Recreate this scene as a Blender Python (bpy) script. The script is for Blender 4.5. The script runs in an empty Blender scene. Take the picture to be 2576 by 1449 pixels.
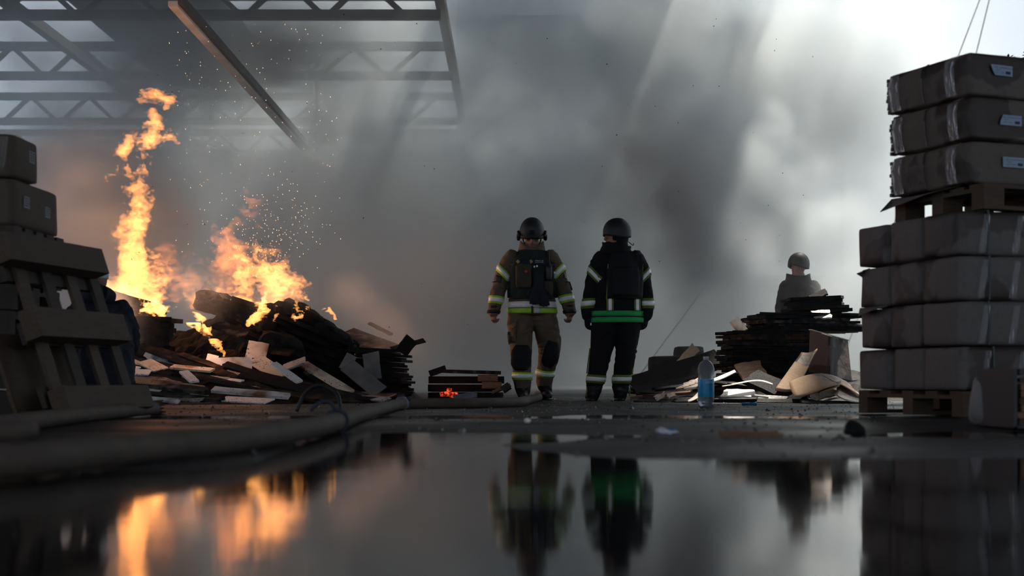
import bpy, bmesh, math, random
import numpy as np
from mathutils import Vector, Matrix, Quaternion, noise
from mathutils.bvhtree import BVHTree

sc = bpy.context.scene
COL = sc.collection
PI = math.pi
random.seed(7)

# ---------------------------------------------------------------- camera
CAM_H, FPX, CX, HY = 0.222, 3578.0, 1288.0, 955.0     # eye height, focal length in px of a 2576 px frame, centre column, horizon row
cam = bpy.data.cameras.new('camera')
cam_ob = bpy.data.objects.new('camera', cam)
COL.objects.link(cam_ob)
cam_ob.location = (0, 0, CAM_H)
cam_ob.rotation_euler = (PI / 2, 0, 0)
cam.lens = 50.0
cam.sensor_width = 36.0
cam.shift_y = (HY - 724.5) / 2576.0
cam.clip_start = 0.05
cam.clip_end = 400
cam.dof.use_dof = True
cam.dof.focus_distance = 14.3
cam.dof.aperture_fstop = 2.2
sc.camera = cam_ob

# ---------------------------------------------------------------- sky, sun, exposure
world = bpy.data.worlds.new('hazy_sky')
sc.world = world
world.use_nodes = True
bg = world.node_tree.nodes['Background']
bg.inputs['Color'].default_value = (0.75, 0.86, 1.0, 1)
bg.inputs['Strength'].default_value = 0.85

SUN_EL, SUN_AZ = math.radians(60), math.radians(40)    # high, from behind and to the right of the scene
sun = bpy.data.lights.new('sun', 'SUN')
sun.energy = 10.0
sun.color = (1.0, 0.90, 0.78)
sun.angle = math.radians(3.0)
sun_ob = bpy.data.objects.new('sun', sun)
COL.objects.link(sun_ob)
sd = Vector((math.cos(SUN_EL) * math.sin(SUN_AZ), math.cos(SUN_EL) * math.cos(SUN_AZ), math.sin(SUN_EL)))
sun_ob.rotation_euler = sd.to_track_quat('Z', 'Y').to_euler()
sun_ob.location = sd * 40

vs = sc.view_settings
vs.view_transform = 'Standard'
vs.look = 'None'
vs.gamma = 1.0
vs.exposure = 0.0
vs.use_curve_mapping = False

cy = sc.cycles
cy.use_adaptive_sampling = True
cy.adaptive_threshold = 0.16
cy.adaptive_min_samples = 12
cy.max_bounces = 6
cy.diffuse_bounces = 2
cy.glossy_bounces = 3
cy.transmission_bounces = 6
cy.transparent_max_bounces = 8
cy.volume_bounces = 1
cy.volume_step_rate = 6.0
cy.caustics_reflective = False
cy.caustics_refractive = False
cy.sample_clamp_indirect = 4.0


def P(px, py, d):
    """Point in the place that lies at depth d behind pixel (px, py) of the photograph."""
    return Vector(((px - CX) * d / FPX, d, CAM_H + (HY - py) * d / FPX))


def G(py):
    """Depth of the ground at pixel row py."""
    return FPX * CAM_H / (py - HY)


def X(px, d):
    return (px - CX) * d / FPX

# ---------------------------------------------------------------- helpers
MATS = {}


class NT:
    """Small wrapper that makes node trees short to write."""
    def __init__(self, name):
        self.m = bpy.data.materials.new(name)
        self.m.use_nodes = True
        self.t = self.m.node_tree
        self.b = self.t.nodes['Principled BSDF']
        self.out = self.t.nodes['Material Output']
        MATS[name] = self.m

    def n(self, kind, **kw):
        node = self.t.nodes.new(kind)
        for k, v in kw.items():
            setattr(node, k, v)
        return node

    def l(self, a, b):
        self.t.links.new(a, b)

    def coord(self, space='Object', scale=(1, 1, 1)):
        tc = self.n('ShaderNodeTexCoord')
        mp = self.n('ShaderNodeMapping')
        mp.inputs['Scale'].default_value = scale
        self.l(tc.outputs[space], mp.inputs['Vector'])
        return mp.outputs[0]

    def noise(self, vec, scale, detail=4, rough=0.55, dist=0.0):
        t = self.n('ShaderNodeTexNoise')
        t.inputs['Scale'].default_value = scale
        t.inputs['Detail'].default_value = detail
        t.inputs['Roughness'].default_value = rough
        t.inputs['Distortion'].default_value = dist
        self.l(vec, t.inputs['Vector'])
        return t.outputs['Fac']

    def ramp(self, fac, stops):
        r = self.n('ShaderNodeValToRGB')
        e = r.color_ramp.elements
        while len(e) < len(stops):
            e.new(0.5)
        for i, (p, c) in enumerate(stops):
            e[i].position = p
            if not isinstance(c, (tuple, list)):
                c = (c, c, c)
            e[i].color = (c[0], c[1], c[2], 1)
        self.l(fac, r.inputs[0])
        return r.outputs[0]

    def mix(self, fac, a, b, mode='MIX'):
        m = self.n('ShaderNodeMixRGB', blend_type=mode)
        for s, v in ((0, fac), (1, a), (2, b)):
            if isinstance(v, (int, float)):
                m.inputs[s].default_value = v
            elif isinstance(v, (tuple, list)):
                m.inputs[s].default_value = (v[0], v[1], v[2], 1)
            else:
                self.l(v, m.inputs[s])
        return m.outputs[0]

    def bump(self, h, strength=0.3, dist=0.01):
        b = self.n('ShaderNodeBump')
        b.inputs['Strength'].default_value = strength
        b.inputs['Distance'].default_value = dist
        self.l(h, b.inputs['Height'])
        self.l(b.outputs[0], self.b.inputs['Normal'])

    def set(self, **kw):
        for k, v in kw.items():
            s = self.b.inputs[k.replace('_', ' ')]
            if isinstance(v, (int, float)):
                s.default_value = v
            elif isinstance(v, (tuple, list)):
                s.default_value = (v[0], v[1], v[2], 1)
            else:
                self.l(v, s)


def plain(name, col, rough=0.6, var=0.25, scale=14, bump=0.15, bscale=60, metallic=0.0, spec=0.5):
    t = NT(name)
    v = t.coord()
    f = t.noise(v, scale)
    lo = tuple(c * (1 - var) for c in col)
    hi = tuple(min(1, c * (1 + var)) for c in col)
    t.set(Base_Color=t.ramp(f, [(0.3, lo), (0.7, hi)]), Roughness=rough, Metallic=metallic, Specular_IOR_Level=spec)
    if bump:
        t.bump(t.noise(v, bscale, 3), bump, 0.004)
    return t.m


def m_cardboard(name, col, wet, stain_scale=2.2, thr=0.52, seed=0.0):
    """Cardboard with darker damp patches that have edges of their own, and fine corrugation."""
    t = NT(name)
    v = t.coord()
    oi = t.n('ShaderNodeObjectInfo')
    add = t.n('ShaderNodeVectorMath', operation='ADD')
    sc_ = t.n('ShaderNodeVectorMath', operation='SCALE')
    cmb = t.n('ShaderNodeCombineXYZ')
    t.l(oi.outputs['Random'], cmb.inputs[0])
    t.l(oi.outputs['Random'], cmb.inputs[1])
    t.l(cmb.outputs[0], sc_.inputs[0])
    sc_.inputs['Scale'].default_value = 37.0
    t.l(v, add.inputs[0])
    t.l(sc_.outputs[0], add.inputs[1])
    vv = add.outputs[0]
    stain = t.ramp(t.noise(vv, stain_scale, 3, 0.45), [(thr, 0.0), (thr + 0.03, 1.0)])
    fibre = t.noise(vv, 40, 4)
    base = t.ramp(fibre, [(0.3, tuple(c * 0.9 for c in col)), (0.7, tuple(c * 1.08 for c in col))])
    t.set(Base_Color=t.mix(stain, base, wet), Roughness=t.ramp(stain, [(0, 0.82), (1, 0.55)]))
    t.bump(t.noise(vv, 9, 3), 0.35, 0.02)
    return t.m


def m_wood(name, col, dark, rough=0.75, scale=(2, 22, 22)):
    t = NT(name)
    v = t.coord(scale=scale)
    f = t.noise(v, 3.0, 6, 0.6, 0.6)
    g = t.noise(t.coord(), 5, 3)
    c = t.mix(t.ramp(g, [(0.35, 0.0), (0.75, 0.6)]), t.ramp(f, [(0.3, dark), (0.7, col)]), dark)
    t.set(Base_Color=c, Roughness=rough)
    t.bump(f, 0.4, 0.004)
    return t.m


def m_char(name, lo, hi, rough=0.75, scale=48, bump=0.55, thr=(0.55, 0.8)):
    """Burnt wood: black alligator-cracked surface with ash on a few flakes."""
    t = NT(name)
    v = t.coord()
    vor = t.n('ShaderNodeTexVoronoi', feature='DISTANCE_TO_EDGE')
    vor.inputs['Scale'].default_value = scale
    wob = t.n('ShaderNodeTexNoise')
    wob.inputs['Scale'].default_value = 14
    t.l(v, wob.inputs['Vector'])
    mxv = t.n('ShaderNodeMixRGB', blend_type='ADD')
    mxv.inputs[0].default_value = .12
    t.l(v, mxv.inputs[1])
    t.l(wob.outputs['Color'], mxv.inputs[2])
    t.l(mxv.outputs[0], vor.inputs['Vector'])
    f = t.noise(v, 8, 6)
    t.set(Base_Color=t.ramp(f, [(thr[0], lo), (thr[1], hi)]), Roughness=rough, Specular_IOR_Level=0.35)
    t.bump(t.ramp(vor.outputs[0], [(0.0, 0.0), (0.12, 1.0)]), bump, 0.01)
    return t.m


def m_panel(name, col, scorch, speck=0.6, thr=0.56, rough=0.4):
    """Coated board: pale face, brown scorch at some places, soot flakes lying on it."""
    t = NT(name)
    v = t.coord()
    oi = t.n('ShaderNodeObjectInfo')
    cmb = t.n('ShaderNodeCombineXYZ')
    t.l(oi.outputs['Random'], cmb.inputs[0])
    t.l(oi.outputs['Random'], cmb.inputs[2])
    sc_ = t.n('ShaderNodeVectorMath', operation='SCALE')
    sc_.inputs['Scale'].default_value = 53.0
    t.l(cmb.outputs[0], sc_.inputs[0])
    add = t.n('ShaderNodeVectorMath', operation='ADD')
    t.l(v, add.inputs[0])
    t.l(sc_.outputs[0], add.inputs[1])
    vv = add.outputs[0]
    sco = t.ramp(t.noise(vv, 2.6, 3, 0.5), [(thr - 0.04, 0.0), (thr + 0.1, 1.0)])
    fl = t.ramp(t.noise(vv, 62, 3, 0.6), [(speck, 0.0), (speck + 0.02, 1.0)])
    fl = t.mix(1.0, fl, t.ramp(t.noise(vv, 5, 2), [(0.42, 0.0), (0.56, 1.0)]), 'MULTIPLY')
    c = t.mix(sco, col, scorch)
    c = t.mix(fl, c, (0.012, 0.011, 0.011))
    t.set(Base_Color=c, Roughness=t.ramp(fl, [(0, rough), (1, 0.8)]))
    t.bump(fl, 0.5, 0.004)
    return t.m


# ------------------------------------------------ colours of the place
m_cardboard('cardboard_grey', (0.125, 0.110, 0.105), (0.038, 0.026, 0.023), 2.4, 0.525)
m_cardboard('cardboard_brown', (0.110, 0.090, 0.080), (0.034, 0.023, 0.019), 2.8, 0.51)
m_cardboard('cardboard_left', (0.080, 0.060, 0.045), (0.062, 0.046, 0.034), 1.6, 0.6)
m_cardboard('cardboard_burnt', (0.44, 0.30, 0.19), (0.06, 0.035, 0.02), 3.0, 0.58)
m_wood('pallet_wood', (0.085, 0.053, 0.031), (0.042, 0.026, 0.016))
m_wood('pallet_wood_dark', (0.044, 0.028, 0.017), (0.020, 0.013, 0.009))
m_wood('raw_wood', (0.36, 0.19, 0.10), (0.12, 0.06, 0.035))
m_char('char', (0.0035, 0.0035, 0.004), (0.022, 0.020, 0.019))
m_char('char_ashy', (0.010, 0.010, 0.011), (0.16, 0.14, 0.13), thr=(0.5, 0.75))
m_char('char_brown', (0.006, 0.005, 0.0045), (0.085, 0.04, 0.02), thr=(0.45, 0.7))
m_panel('panel_white', (0.90, 0.91, 0.92), (0.22, 0.13, 0.08), 0.62, 0.62)
m_panel('panel_cream', (0.78, 0.68, 0.57), (0.28, 0.14, 0.07), 0.58, 0.55)
m_panel('panel_sooty', (0.40, 0.39, 0.385), (0.04, 0.03, 0.028), 0.54, 0.5)
m_panel('panel_orange', (0.55, 0.33, 0.20), (0.10, 0.05, 0.03), 0.60, 0.55)
plain('steel_dark', (0.055, 0.055, 0.058), 0.65, 0.3, 4, 0.0)
plain('steel_sunlit_tone', (0.50, 0.46, 0.40), 0.55, 0.45, 1.3, 0.0)  # sunlight on the lengthwise beam is put into this pale colour
plain('pole_grey', (0.42, 0.43, 0.44), 0.5, 0.15, 2, 0.0)
plain('wall_dark', (0.050, 0.052, 0.055), 0.9, 0.4, 0.6, 0.0)
plain('ceiling_dark', (0.06, 0.06, 0.062), 0.9, 0.3, 1.0, 0.0)
plain('strap_green', (0.008, 0.022, 0.024), 0.4, 0.1, 10, 0.0)
plain('strap_dark', (0.02, 0.022, 0.03), 0.5, 0.2, 10, 0.0)
plain('label_paper', (0.26, 0.33, 0.45), 0.6, 0.04, 20, 0.0)
plain('label_paper_grey', (0.20, 0.20, 0.21), 0.7, 0.08, 20, 0.0)
plain('label_ink', (0.02, 0.025, 0.045), 0.6, 0.1, 20, 0.0)
plain('cloth_white', (0.19, 0.19, 0.20), 0.6, 0.2, 5, 0.3, 12)
plain('hose_canvas', (0.085, 0.064, 0.049), 0.75, 0.25, 9, 0.5, 160)
plain('hose_tie', (0.022, 0.027, 0.045), 0.7, 0.3, 30, 0.4, 60)
plain('hose_metal', (0.16, 0.17, 0.20), 0.4, 0.3, 20, 0.2, 60)
plain('paper_and_lit_edge', (0.88, 0.83, 0.73), 0.6, 0.12, 20, 0.3, 40)
plain('plastic_blue', (0.02, 0.16, 0.34), 0.35, 0.2, 20, 0.0)
plain('plastic_pale', (0.55, 0.60, 0.68), 0.3, 0.2, 30, 0.0)
plain('cable_grey', (0.16, 0.17, 0.18), 0.5, 0.1, 10, 0.0)

t = NT('wrap_film')                     # clear stretch film: faint sheet with bright creases
v = t.coord(scale=(60, 60, 3))
cr = t.ramp(t.noise(v, 1.0, 3), [(0.56, 0.0), (0.64, 1.0)])
t.set(Base_Color=(0.75, 0.78, 0.82), Roughness=0.12, Specular_IOR_Level=0.9, Alpha=t.ramp(cr, [(0, 0.10), (1, 0.75)]))
t.bump(t.noise(v, 1.0, 3), 0.6, 0.01)

t = NT('asphalt')                       # damp, oily ground
v = t.coord()
f1 = t.noise(v, 1.1, 5, 0.6)
f2 = t.noise(v, 60, 3)
t.set(Base_Color=t.mix(t.ramp(f1, [(0.35, 0.0), (0.65, 1.0)]), (0.014, 0.015, 0.017), (0.036, 0.037, 0.040)),
      Roughness=t.ramp(f1, [(0.32, 0.32), (0.68, 0.7)]), Specular_IOR_Level=0.28)
t.bump(f2, 0.45, 0.006)

t = NT('puddle_water')
v = t.coord(scale=(1.0, 2.2, 1))
t.set(Base_Color=(0.006, 0.007, 0.008), Roughness=0.045, IOR=1.33, Specular_IOR_Level=0.5)
t.bump(t.mix(0.5, t.noise(v, 1.2, 2, 0.4), t.noise(v, 7, 2, 0.4)), 0.05, 0.02)


def link(name, me, mat=None, parent=None, smooth=False):
    o = bpy.data.objects.new(name, me)
    COL.objects.link(o)
    if mat and not me.materials:
        me.materials.append(MATS[mat] if isinstance(mat, str) else mat)
    if parent:
        o.parent = parent
    if smooth:
        me.polygons.foreach_set('use_smooth', [True] * len(me.polygons))
    return o


def tag(o, label=None, cat=None, group=None, kind=None):
    if label:
        o['label'] = label
    if cat:
        o['category'] = cat
    if group:
        o['group'] = group
    if kind:
        o['kind'] = kind
    return o


def empty(name, loc=(0, 0, 0), rz=0.0):
    o = bpy.data.objects.new(name, None)
    o.empty_display_size = 0.1
    COL.objects.link(o)
    o.location = loc
    o.rotation_euler = (0, 0, rz)
    return o


class MB:
    """Collects boxes, tubes and polygons; build() links them as one mesh object."""
    def __init__(self):
        self.v = []
        self.f = []

    def add(self, verts, faces):
        k = len(self.v)
        self.v += [tuple(a) for a in verts]
        self.f += [tuple(i + k for i in q) for q in faces]
        return self

    def box(self, c, s, rot=None):
        c = Vector(c)
        pts = []
        for sx in (-.5, .5):
            for sy in (-.5, .5):
                for sz in (-.5, .5):
                    p = Vector((sx * s[0], sy * s[1], sz * s[2]))
                    if rot is not None:
                        p = rot @ p
                    pts.append(c + p)
        return self.add(pts, [(0, 1, 3, 2), (4, 6, 7, 5), (0, 4, 5, 1), (2, 3, 7, 6), (0, 2, 6, 4), (1, 5, 7, 3)])

    def beam(self, a, b, w, h, up=(0, 0, 1)):
        a, b = Vector(a), Vector(b)
        d = (b - a)
        x = d.normalized()
        z = Vector(up) - x * x.dot(Vector(up))
        if z.length < 1e-4:
            z = Vector((1, 0, 0)) - x * x.x
        z.normalize()
        y = z.cross(x)
        R = Matrix((x, y, z)).transposed()
        return self.box((a + b) / 2, (d.length, w, h), R)

    def tube(self, pts, r, n=10, caps=True, rfun=None):
        pts = [Vector(p) for p in pts]
        rings = []
        up = Vector((0, 0, 1))
        for i, p in enumerate(pts):
            d = (pts[min(i + 1, len(pts) - 1)] - pts[max(i - 1, 0)]).normalized()
            u = up if abs(d.dot(up)) < 0.95 else Vector((0, 1, 0))
            s = d.cross(u).normalized()
            t_ = s.cross(d)
            rr = r[i] if isinstance(r, (list, tuple)) else r
            rings.append([p + (s * math.cos(2 * PI * k / n) + t_ * math.sin(2 * PI * k / n)) * rr for k in range(n)])
        verts = [q for g in rings for q in g]
        faces = []
        for i in range(len(rings) - 1):
            for k in range(n):
                faces.append((i * n + k, i * n + (k + 1) % n, (i + 1) * n + (k + 1) % n, (i + 1) * n + k))
        if caps:
            faces.append(tuple(reversed(range(n))))
            faces.append(tuple((len(rings) - 1) * n + k for k in range(n)))
        return self.add(verts, faces)

    def lathe(self, prof, n=32, c=(0, 0, 0)):
        verts, faces = [], []
        for r, z in prof:
            for k in range(n):
                a = 2 * PI * k / n
                verts.append((c[0] + r * math.cos(a), c[1] + r * math.sin(a), c[2] + z))
        for i in range(len(prof) - 1):
            for k in range(n):
                faces.append((i * n + k, i * n + (k + 1) % n, (i + 1) * n + (k + 1) % n, (i + 1) * n + k))
        return self.add(verts, faces)

    def mesh(self, name):
        me = bpy.data.meshes.new(name)
        me.from_pydata(self.v, [], self.f)
        me.update()
        return me

    def build(self, name, mat, parent=None, smooth=False):
        return link(name, self.mesh(name), mat, parent, smooth)


def spline(pts, n=8):
    """Catmull-Rom through pts."""
    pts = [Vector(p) for p in pts]
    out = []
    for i in range(len(pts) - 1):
        p0, p1, p2, p3 = pts[max(i - 1, 0)], pts[i], pts[i + 1], pts[min(i + 2, len(pts) - 1)]
        for k in range(n):
            t_ = k / n
            out.append(0.5 * ((2 * p1) + (p2 - p0) * t_ + (2 * p0 - 5 * p1 + 4 * p2 - p3) * t_ * t_ + (3 * p1 - p0 - 3 * p2 + p3) * t_ ** 3))
    out.append(pts[-1])
    return out


def soft_box(dims, rng, bulge=0.008, rnd=0.02, ridge=None, nz=0.006, cuts=7):
    """Packed carton: rounded edges, faces a little swollen, slightly crushed. Origin at bottom centre."""
    bm = bmesh.new()
    bmesh.ops.create_cube(bm, size=1.0)
    bmesh.ops.subdivide_edges(bm, edges=bm.edges[:], cuts=cuts, use_grid_fill=True)
    L, W, H = dims
    off = Vector((rng.uniform(0, 50), rng.uniform(0, 50), rng.uniform(0, 50)))
    for v_ in bm.verts:
        c = v_.co.copy()
        q = Vector((2 * c.x, 2 * c.y, 2 * c.z))
        # spread the loops towards the edges
        q = Vector([math.copysign(abs(a) ** 0.75, a) for a in q])
        p = Vector((q.x * L / 2, q.y * W / 2, q.z * H / 2))
        fx, fy, fz = 1 - q.x ** 2, 1 - q.y ** 2, 1 - q.z ** 2
        if abs(q.x) > .999:
            p.x += math.copysign(bulge * fy * fz, q.x)
            if ridge:
                p.x += math.copysign(ridge * max(0, 1 - abs(q.z - 0.25) * 1.1), q.x)
        if abs(q.y) > .999:
            p.y += math.copysign(bulge * fx * fz, q.y)
        if abs(q.z) > .999:
            p.z += math.copysign(bulge * .5 * fx * fy, q.z)
        # rounding
        core = Vector((max(L / 2 - rnd, 0), max(W / 2 - rnd, 0), max(H / 2 - rnd, 0)))
        cl = Vector([max(-core[i], min(core[i], p[i])) for i in range(3)])
        e = p - cl
        n_out = sum(1 for i in range(3) if abs(e[i]) > 1e-6)
        if n_out > 1 and e.length > rnd:
            p = cl + e.normalized() * rnd
        w = noise.noise_vector(p * 4.0 + off)
        p += Vector((w.x, w.y, w.z * .5)) * nz
        v_.co = p + Vector((0, 0, H / 2))
    me = bpy.data.meshes.new('carton')
    bm.to_mesh(me)
    bm.free()
    return me


def ragged(L, W, T, rng, rag=0.02, ends=0.05, warp=0.0, nseg=5):
    """Board with an uneven outline; origin at its centre, top face up."""
    top = []
    xs = [-L / 2 + L * i / nseg for i in range(nseg + 1)]
    for i, x_ in enumerate(xs):
        top.append([x_ + (rng.uniform(-ends, ends) if i in (0, nseg) else 0), -W / 2 + rng.uniform(-rag, rag)])
    if ends > 0.01:
        for j in (1, 2, 3):
            top.append([L / 2 + rng.uniform(-ends, ends), -W / 2 + W * j / 4])
    for i, x_ in enumerate(reversed(xs)):
        top.append([x_ + (rng.uniform(-ends, ends) if i in (0, nseg) else 0), W / 2 + rng.uniform(-rag, rag)])
    if ends > 0.01:
        for j in (3, 2, 1):
            top.append([-L / 2 + rng.uniform(-ends, ends), -W / 2 + W * j / 4])
    n = len(top)
    ph = rng.uniform(0, 6)
    zz = [warp * math.sin(2.2 * x_ / max(L, .01) * 2 + ph) for x_, y_ in top]
    verts = [(a, b, zz[i] + T / 2) for i, (a, b) in enumerate(top)] + [(a, b, zz[i] - T / 2) for i, (a, b) in enumerate(top)]
    # strips so a warped board still has clean faces
    faces = [tuple(range(n)), tuple(reversed(range(n, 2 * n)))]
    for i in range(n):
        j = (i + 1) % n
        faces.append((i, n + i, n + j, j))
    me = bpy.data.meshes.new('board')
    me.from_pydata(verts, [], faces)
    me.update()
    return me


def frame(a, b, up):
    a, b = Vector(a), Vector(b)
    x = (b - a).normalized()
    u = Vector(up)
    z = (u - x * x.dot(u))
    if z.length < 1e-4:
        z = Vector((0, -1, .3)) - x * x.dot(Vector((0, -1, .3)))
    z.normalize()
    return Matrix((x, z.cross(x), z)).transposed()


def board(name, a, b, w, t_, mat, rng, up=(0, -0.35, 1), rag=0.004, ends=0.006, warp=0.0, label=None, cat='board', group=None):
    """A loose board from point a to point b, its broad face turned towards up."""
    a, b = Vector(a), Vector(b)
    me = ragged((b - a).length, w, t_, rng, rag, ends, warp)
    o = link(name, me, mat)
    o.matrix_world = Matrix.Translation((a + b) / 2) @ frame(a, b, up).to_4x4()
    tag(o, label, cat, group)
    return o
# ---------------------------------------------------------------- the setting
# ground: uneven asphalt; the water stands at z = 0 wherever the ground dips below it
def ground_height(x, y):
    n1 = noise.noise(Vector((x * 0.55, y * 0.33, 3.1)))
    n2 = noise.noise(Vector((x * 1.9, y * 1.1, 8.7)))
    n3 = noise.noise(Vector((x * 6.0, y * 4.0, 1.7)))
    px = CX + FPX * x / max(y, 0.3)
    # mean level against depth
    prof = [(0, -.030), (2.8, -.026), (3.3, -.018), (3.7, -.006), (4.2, -.001), (4.8, .002), (5.2, -.0015), (5.7, -.0005), (6.3, .0035), (7.3, .005), (7.9, .001), (8.3, -.0035), (8.8, .0005), (9.4, .006), (11, .010), (14, .012), (40, .014)]
    z = prof[-1][1]
    for i in range(len(prof) - 1):
        if prof[i][0] <= y <= prof[i + 1][0]:
            k = (y - prof[i][0]) / (prof[i + 1][0] - prof[i][0])
            z = prof[i][1] * (1 - k) + prof[i + 1][1] * k
            break
    # open water in the middle, a dry shoulder under the hose on the left, dry tongue on the right
    def bell(c, w):
        return math.exp(-((px - c) / w) ** 2)
    if 3.0 < y < 6.2:
        z -= 0.006 * bell(1030, 200) * min(1, (6.2 - y) / .6)
    if y < 5.6:
        ramp_ = 1 / (1 + math.exp((px - (640 - max(0, 3.6 - y) * 620)) / 45))
        z += ramp_ * (0.016 + max(0, 3.3 - y) * 0.004)
    if 3.75 < y < 5.6:
        z += 0.010 / (1 + math.exp(-(px - 1700) / 140)) * math.sin((y - 3.75) / 1.85 * PI)
    amp = 0.0045 if y > 3.4 else 0.0025
    return z + n1 * amp + n2 * amp * 0.55 + n3 * 0.0011


ys = []
y_ = 0.5
while y_ < 20:
    ys.append(y_)
    y_ += 0.035 + 0.009 * y_
ys += [22, 26, 32, 40, 60, 90]
NX = 150
gv, gf = [], []
for yy in ys:
    half = 2.0 + yy * 0.62
    for i in range(NX):
        xx = -half + 2 * half * i / (NX - 1)
        gv.append((xx, yy, ground_height(xx, yy) if yy < 20 else 0.013))
for j in range(len(ys) - 1):
    for i in range(NX - 1):
        k = j * NX + i
        gf.append((k, k + 1, k + NX + 1, k + NX))
me = bpy.data.meshes.new('floor')
me.from_pydata(gv, [], gf)
floor = link('floor', me, 'asphalt', smooth=True)
tag(floor, 'dark wet asphalt ground strewn with ash', kind='structure')

NEARG = MB().add([(-40, -14, -.04), (40, -14, -.04), (40, 1.0, -.04), (-40, 1.0, -.04)], [(0, 1, 2, 3)]).build('floor_near', 'asphalt', floor)

me = MB().add([(-4.6, .6, 0), (4.6, .6, 0), (6.4, 9.3, 0), (-6.4, 9.3, 0)], [(0, 1, 2, 3)]).mesh('puddle')
puddle = link('water_puddle', me, 'puddle_water')
tag(puddle, 'still puddle mirroring the flames and the firefighters', kind='structure')

# the hall the photographer stands in: a dark roof, open farther back, its unseen edges shaped to steer the sun
CE = 7.4
c = MB()
c.box((-7.8, 10.2, CE), (13.0, 32.4, .3))       # over the photographer and the fire
c.box((1.5, 6.0, CE), (5.6, 24, .3))            # over the two firefighters
c.box((9.55, 4.8, CE), (10.5, 21.2, .3))
c.box((1.3, 31.5, 9.75), (5.2, 6.0, .2))         # unseen slab added to shade the smoke in the middle
rr_ = random.Random(3)
y_ = 17.5
while y_ < 26.3:                                # unseen ragged sheets added to shape and break up the sun shaft
    w_ = rr_.uniform(.35, .8)
    x1_ = 5.5 - max(0, y_ - 21.5) * .30 + rr_.uniform(-.9, .6)
    c.box(((-1.3 + x1_) / 2, y_ + w_ / 2, CE + rr_.uniform(-.1, .1)), (x1_ + 1.3, w_, .05), Matrix.Rotation(rr_.uniform(-.06, .06), 3, 'Z'))
    y_ += w_
x_ = 4.3
while x_ < 9.5:  # ragged strips added to break up the sun patch on the debris
    w_ = rr_.uniform(.25, .6)
    l_ = rr_.uniform(.1, 1.5)
    c.box((x_ + w_ / 2, 15.3 + l_ / 2, CE), (w_, l_ + .2, .05), Matrix.Rotation(rr_.uniform(-.1, .1), 3, 'Z'))
    x_ += w_
ceil = c.build('ceiling', 'ceiling_dark')
tag(ceil, 'dark underside of the hall roof, extended with added pieces for shade', kind='structure')
for nm, x_, y0, y1, lb in (('shade_wall_left', -14.2, 3, 12, 'unseen wall added to dim the side light beyond the leaning pallet'), ('shade_wall_right', 14.6, 3, 12, 'unseen wall added to dim the side light behind the tall stack')):  # neither wall is in view; both added to cut sky light from the sides
    o = MB().box((x_, (y0 + y1) / 2, 3.6), (.3, y1 - y0, 7.4)).build(nm, 'wall_dark')
    tag(o, lb, kind='structure')
# far wall behind the smoke
w = MB()
w.box((-9.2, 46.5, 3.85), (33.6, .4, 7.7))
w.box((2.4, 46.2, 6.0), (8.4, .5, 12.0))  # taller block added as a dark backdrop so the smoke above reads darker
w.box((14.0, 46.3, 1.8), (16.2, .5, 3.6))
wb = w.build('wall_back', 'wall_dark')
tag(wb, 'soot-darkened far wall behind the smoke, with a taller block added as dark backdrop', kind='structure')

# roof trusses left standing over the burnt part
TOPZ, BOTZ = 7.25, 6.63
for ti, (dy, ph) in enumerate([(25.0, .35), (30.0, 0.0), (35.3, .5), (40.5, .2)]):
    x0, x1 = -17.0, -1.25
    tr = empty('roof_truss', (0, dy, 0))
    tag(tr, ['nearest dark steel roof truss at the top edge', 'dark steel lattice truss with the lowest-hanging sharp chords',
             'hazy steel lattice truss behind the sharpest one', 'faintest steel truss far back in the smoke'][ti], kind='structure')
    MB().box(((x0 + x1) / 2, 0, TOPZ), (x1 - x0, .16, .17)).build('top_chord', 'steel_dark', tr)
    MB().box(((x0 + x1) / 2, 0, BOTZ), (x1 - x0, .16, .16)).build('bottom_chord', 'steel_dark', tr)
    k = 0
    x_ = X(975, dy) + ph
    while x_ + .8 > x0:
        for s in (-1, 1):
            if x0 < x_ + s * .72 < x1:
                MB().beam((x_ + s * .05, 0, BOTZ), (x_ + s * .72, 0, TOPZ), .09, .09).build('diagonal', 'steel_dark', tr)
        x_ -= 1.44
        k += 1
for x_, nm, mt, lb in ((-9.0, 'roof_purlin', 'steel_dark', 'dark lengthwise roof beam in the upper corner beyond the flames'),
                       (-1.27, 'roof_purlin', 'steel_dark', 'dark lengthwise beam along the open end of the trusses')):
    o = MB().box((x_, 33, 6.95), (.17, 17, .2)).build(nm, mt)
    tag(o, lb, kind='structure')
o = MB().box((-4.22, 26.2, 4.90), (.12, 17.0, .07)).build('roof_purlin', 'steel_sunlit_tone')
tag(o, 'lengthwise beam coloured pale as if sunlit, running down into the smoke', kind='structure')
o = MB().box((-4.13, 26.2, 4.96), (.06, 17.0, .12)).build('roof_purlin', 'steel_dark')
tag(o, 'dark channel bolted beside the pale beam', kind='structure')
for dy in (30.0,):
    o = MB().beam((-4.12, dy, 5.0), (-4.12, dy, 7.3), .05, .05).build('beam_hanger', 'steel_dark')
    tag(o, 'thin hanger rod holding up the pale beam', kind='structure')
for x_, y0, y1, lb in ((-12.5, 26.0, 31.0, 'sooty roof sheet left on the trusses in the upper corner'),
                   (-6.9, 25.5, 34.8, 'dark roof sheet left above the tall flame'),):
    o = MB().box((x_, (y0 + y1) / 2, 7.40), (3.0, y1 - y0, .04)).build('roof_sheet', 'steel_dark')
    tag(o, lb, kind='structure')
# ---------------------------------------------------------------- pallets and cartons
RNG = random.Random(5)


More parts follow.
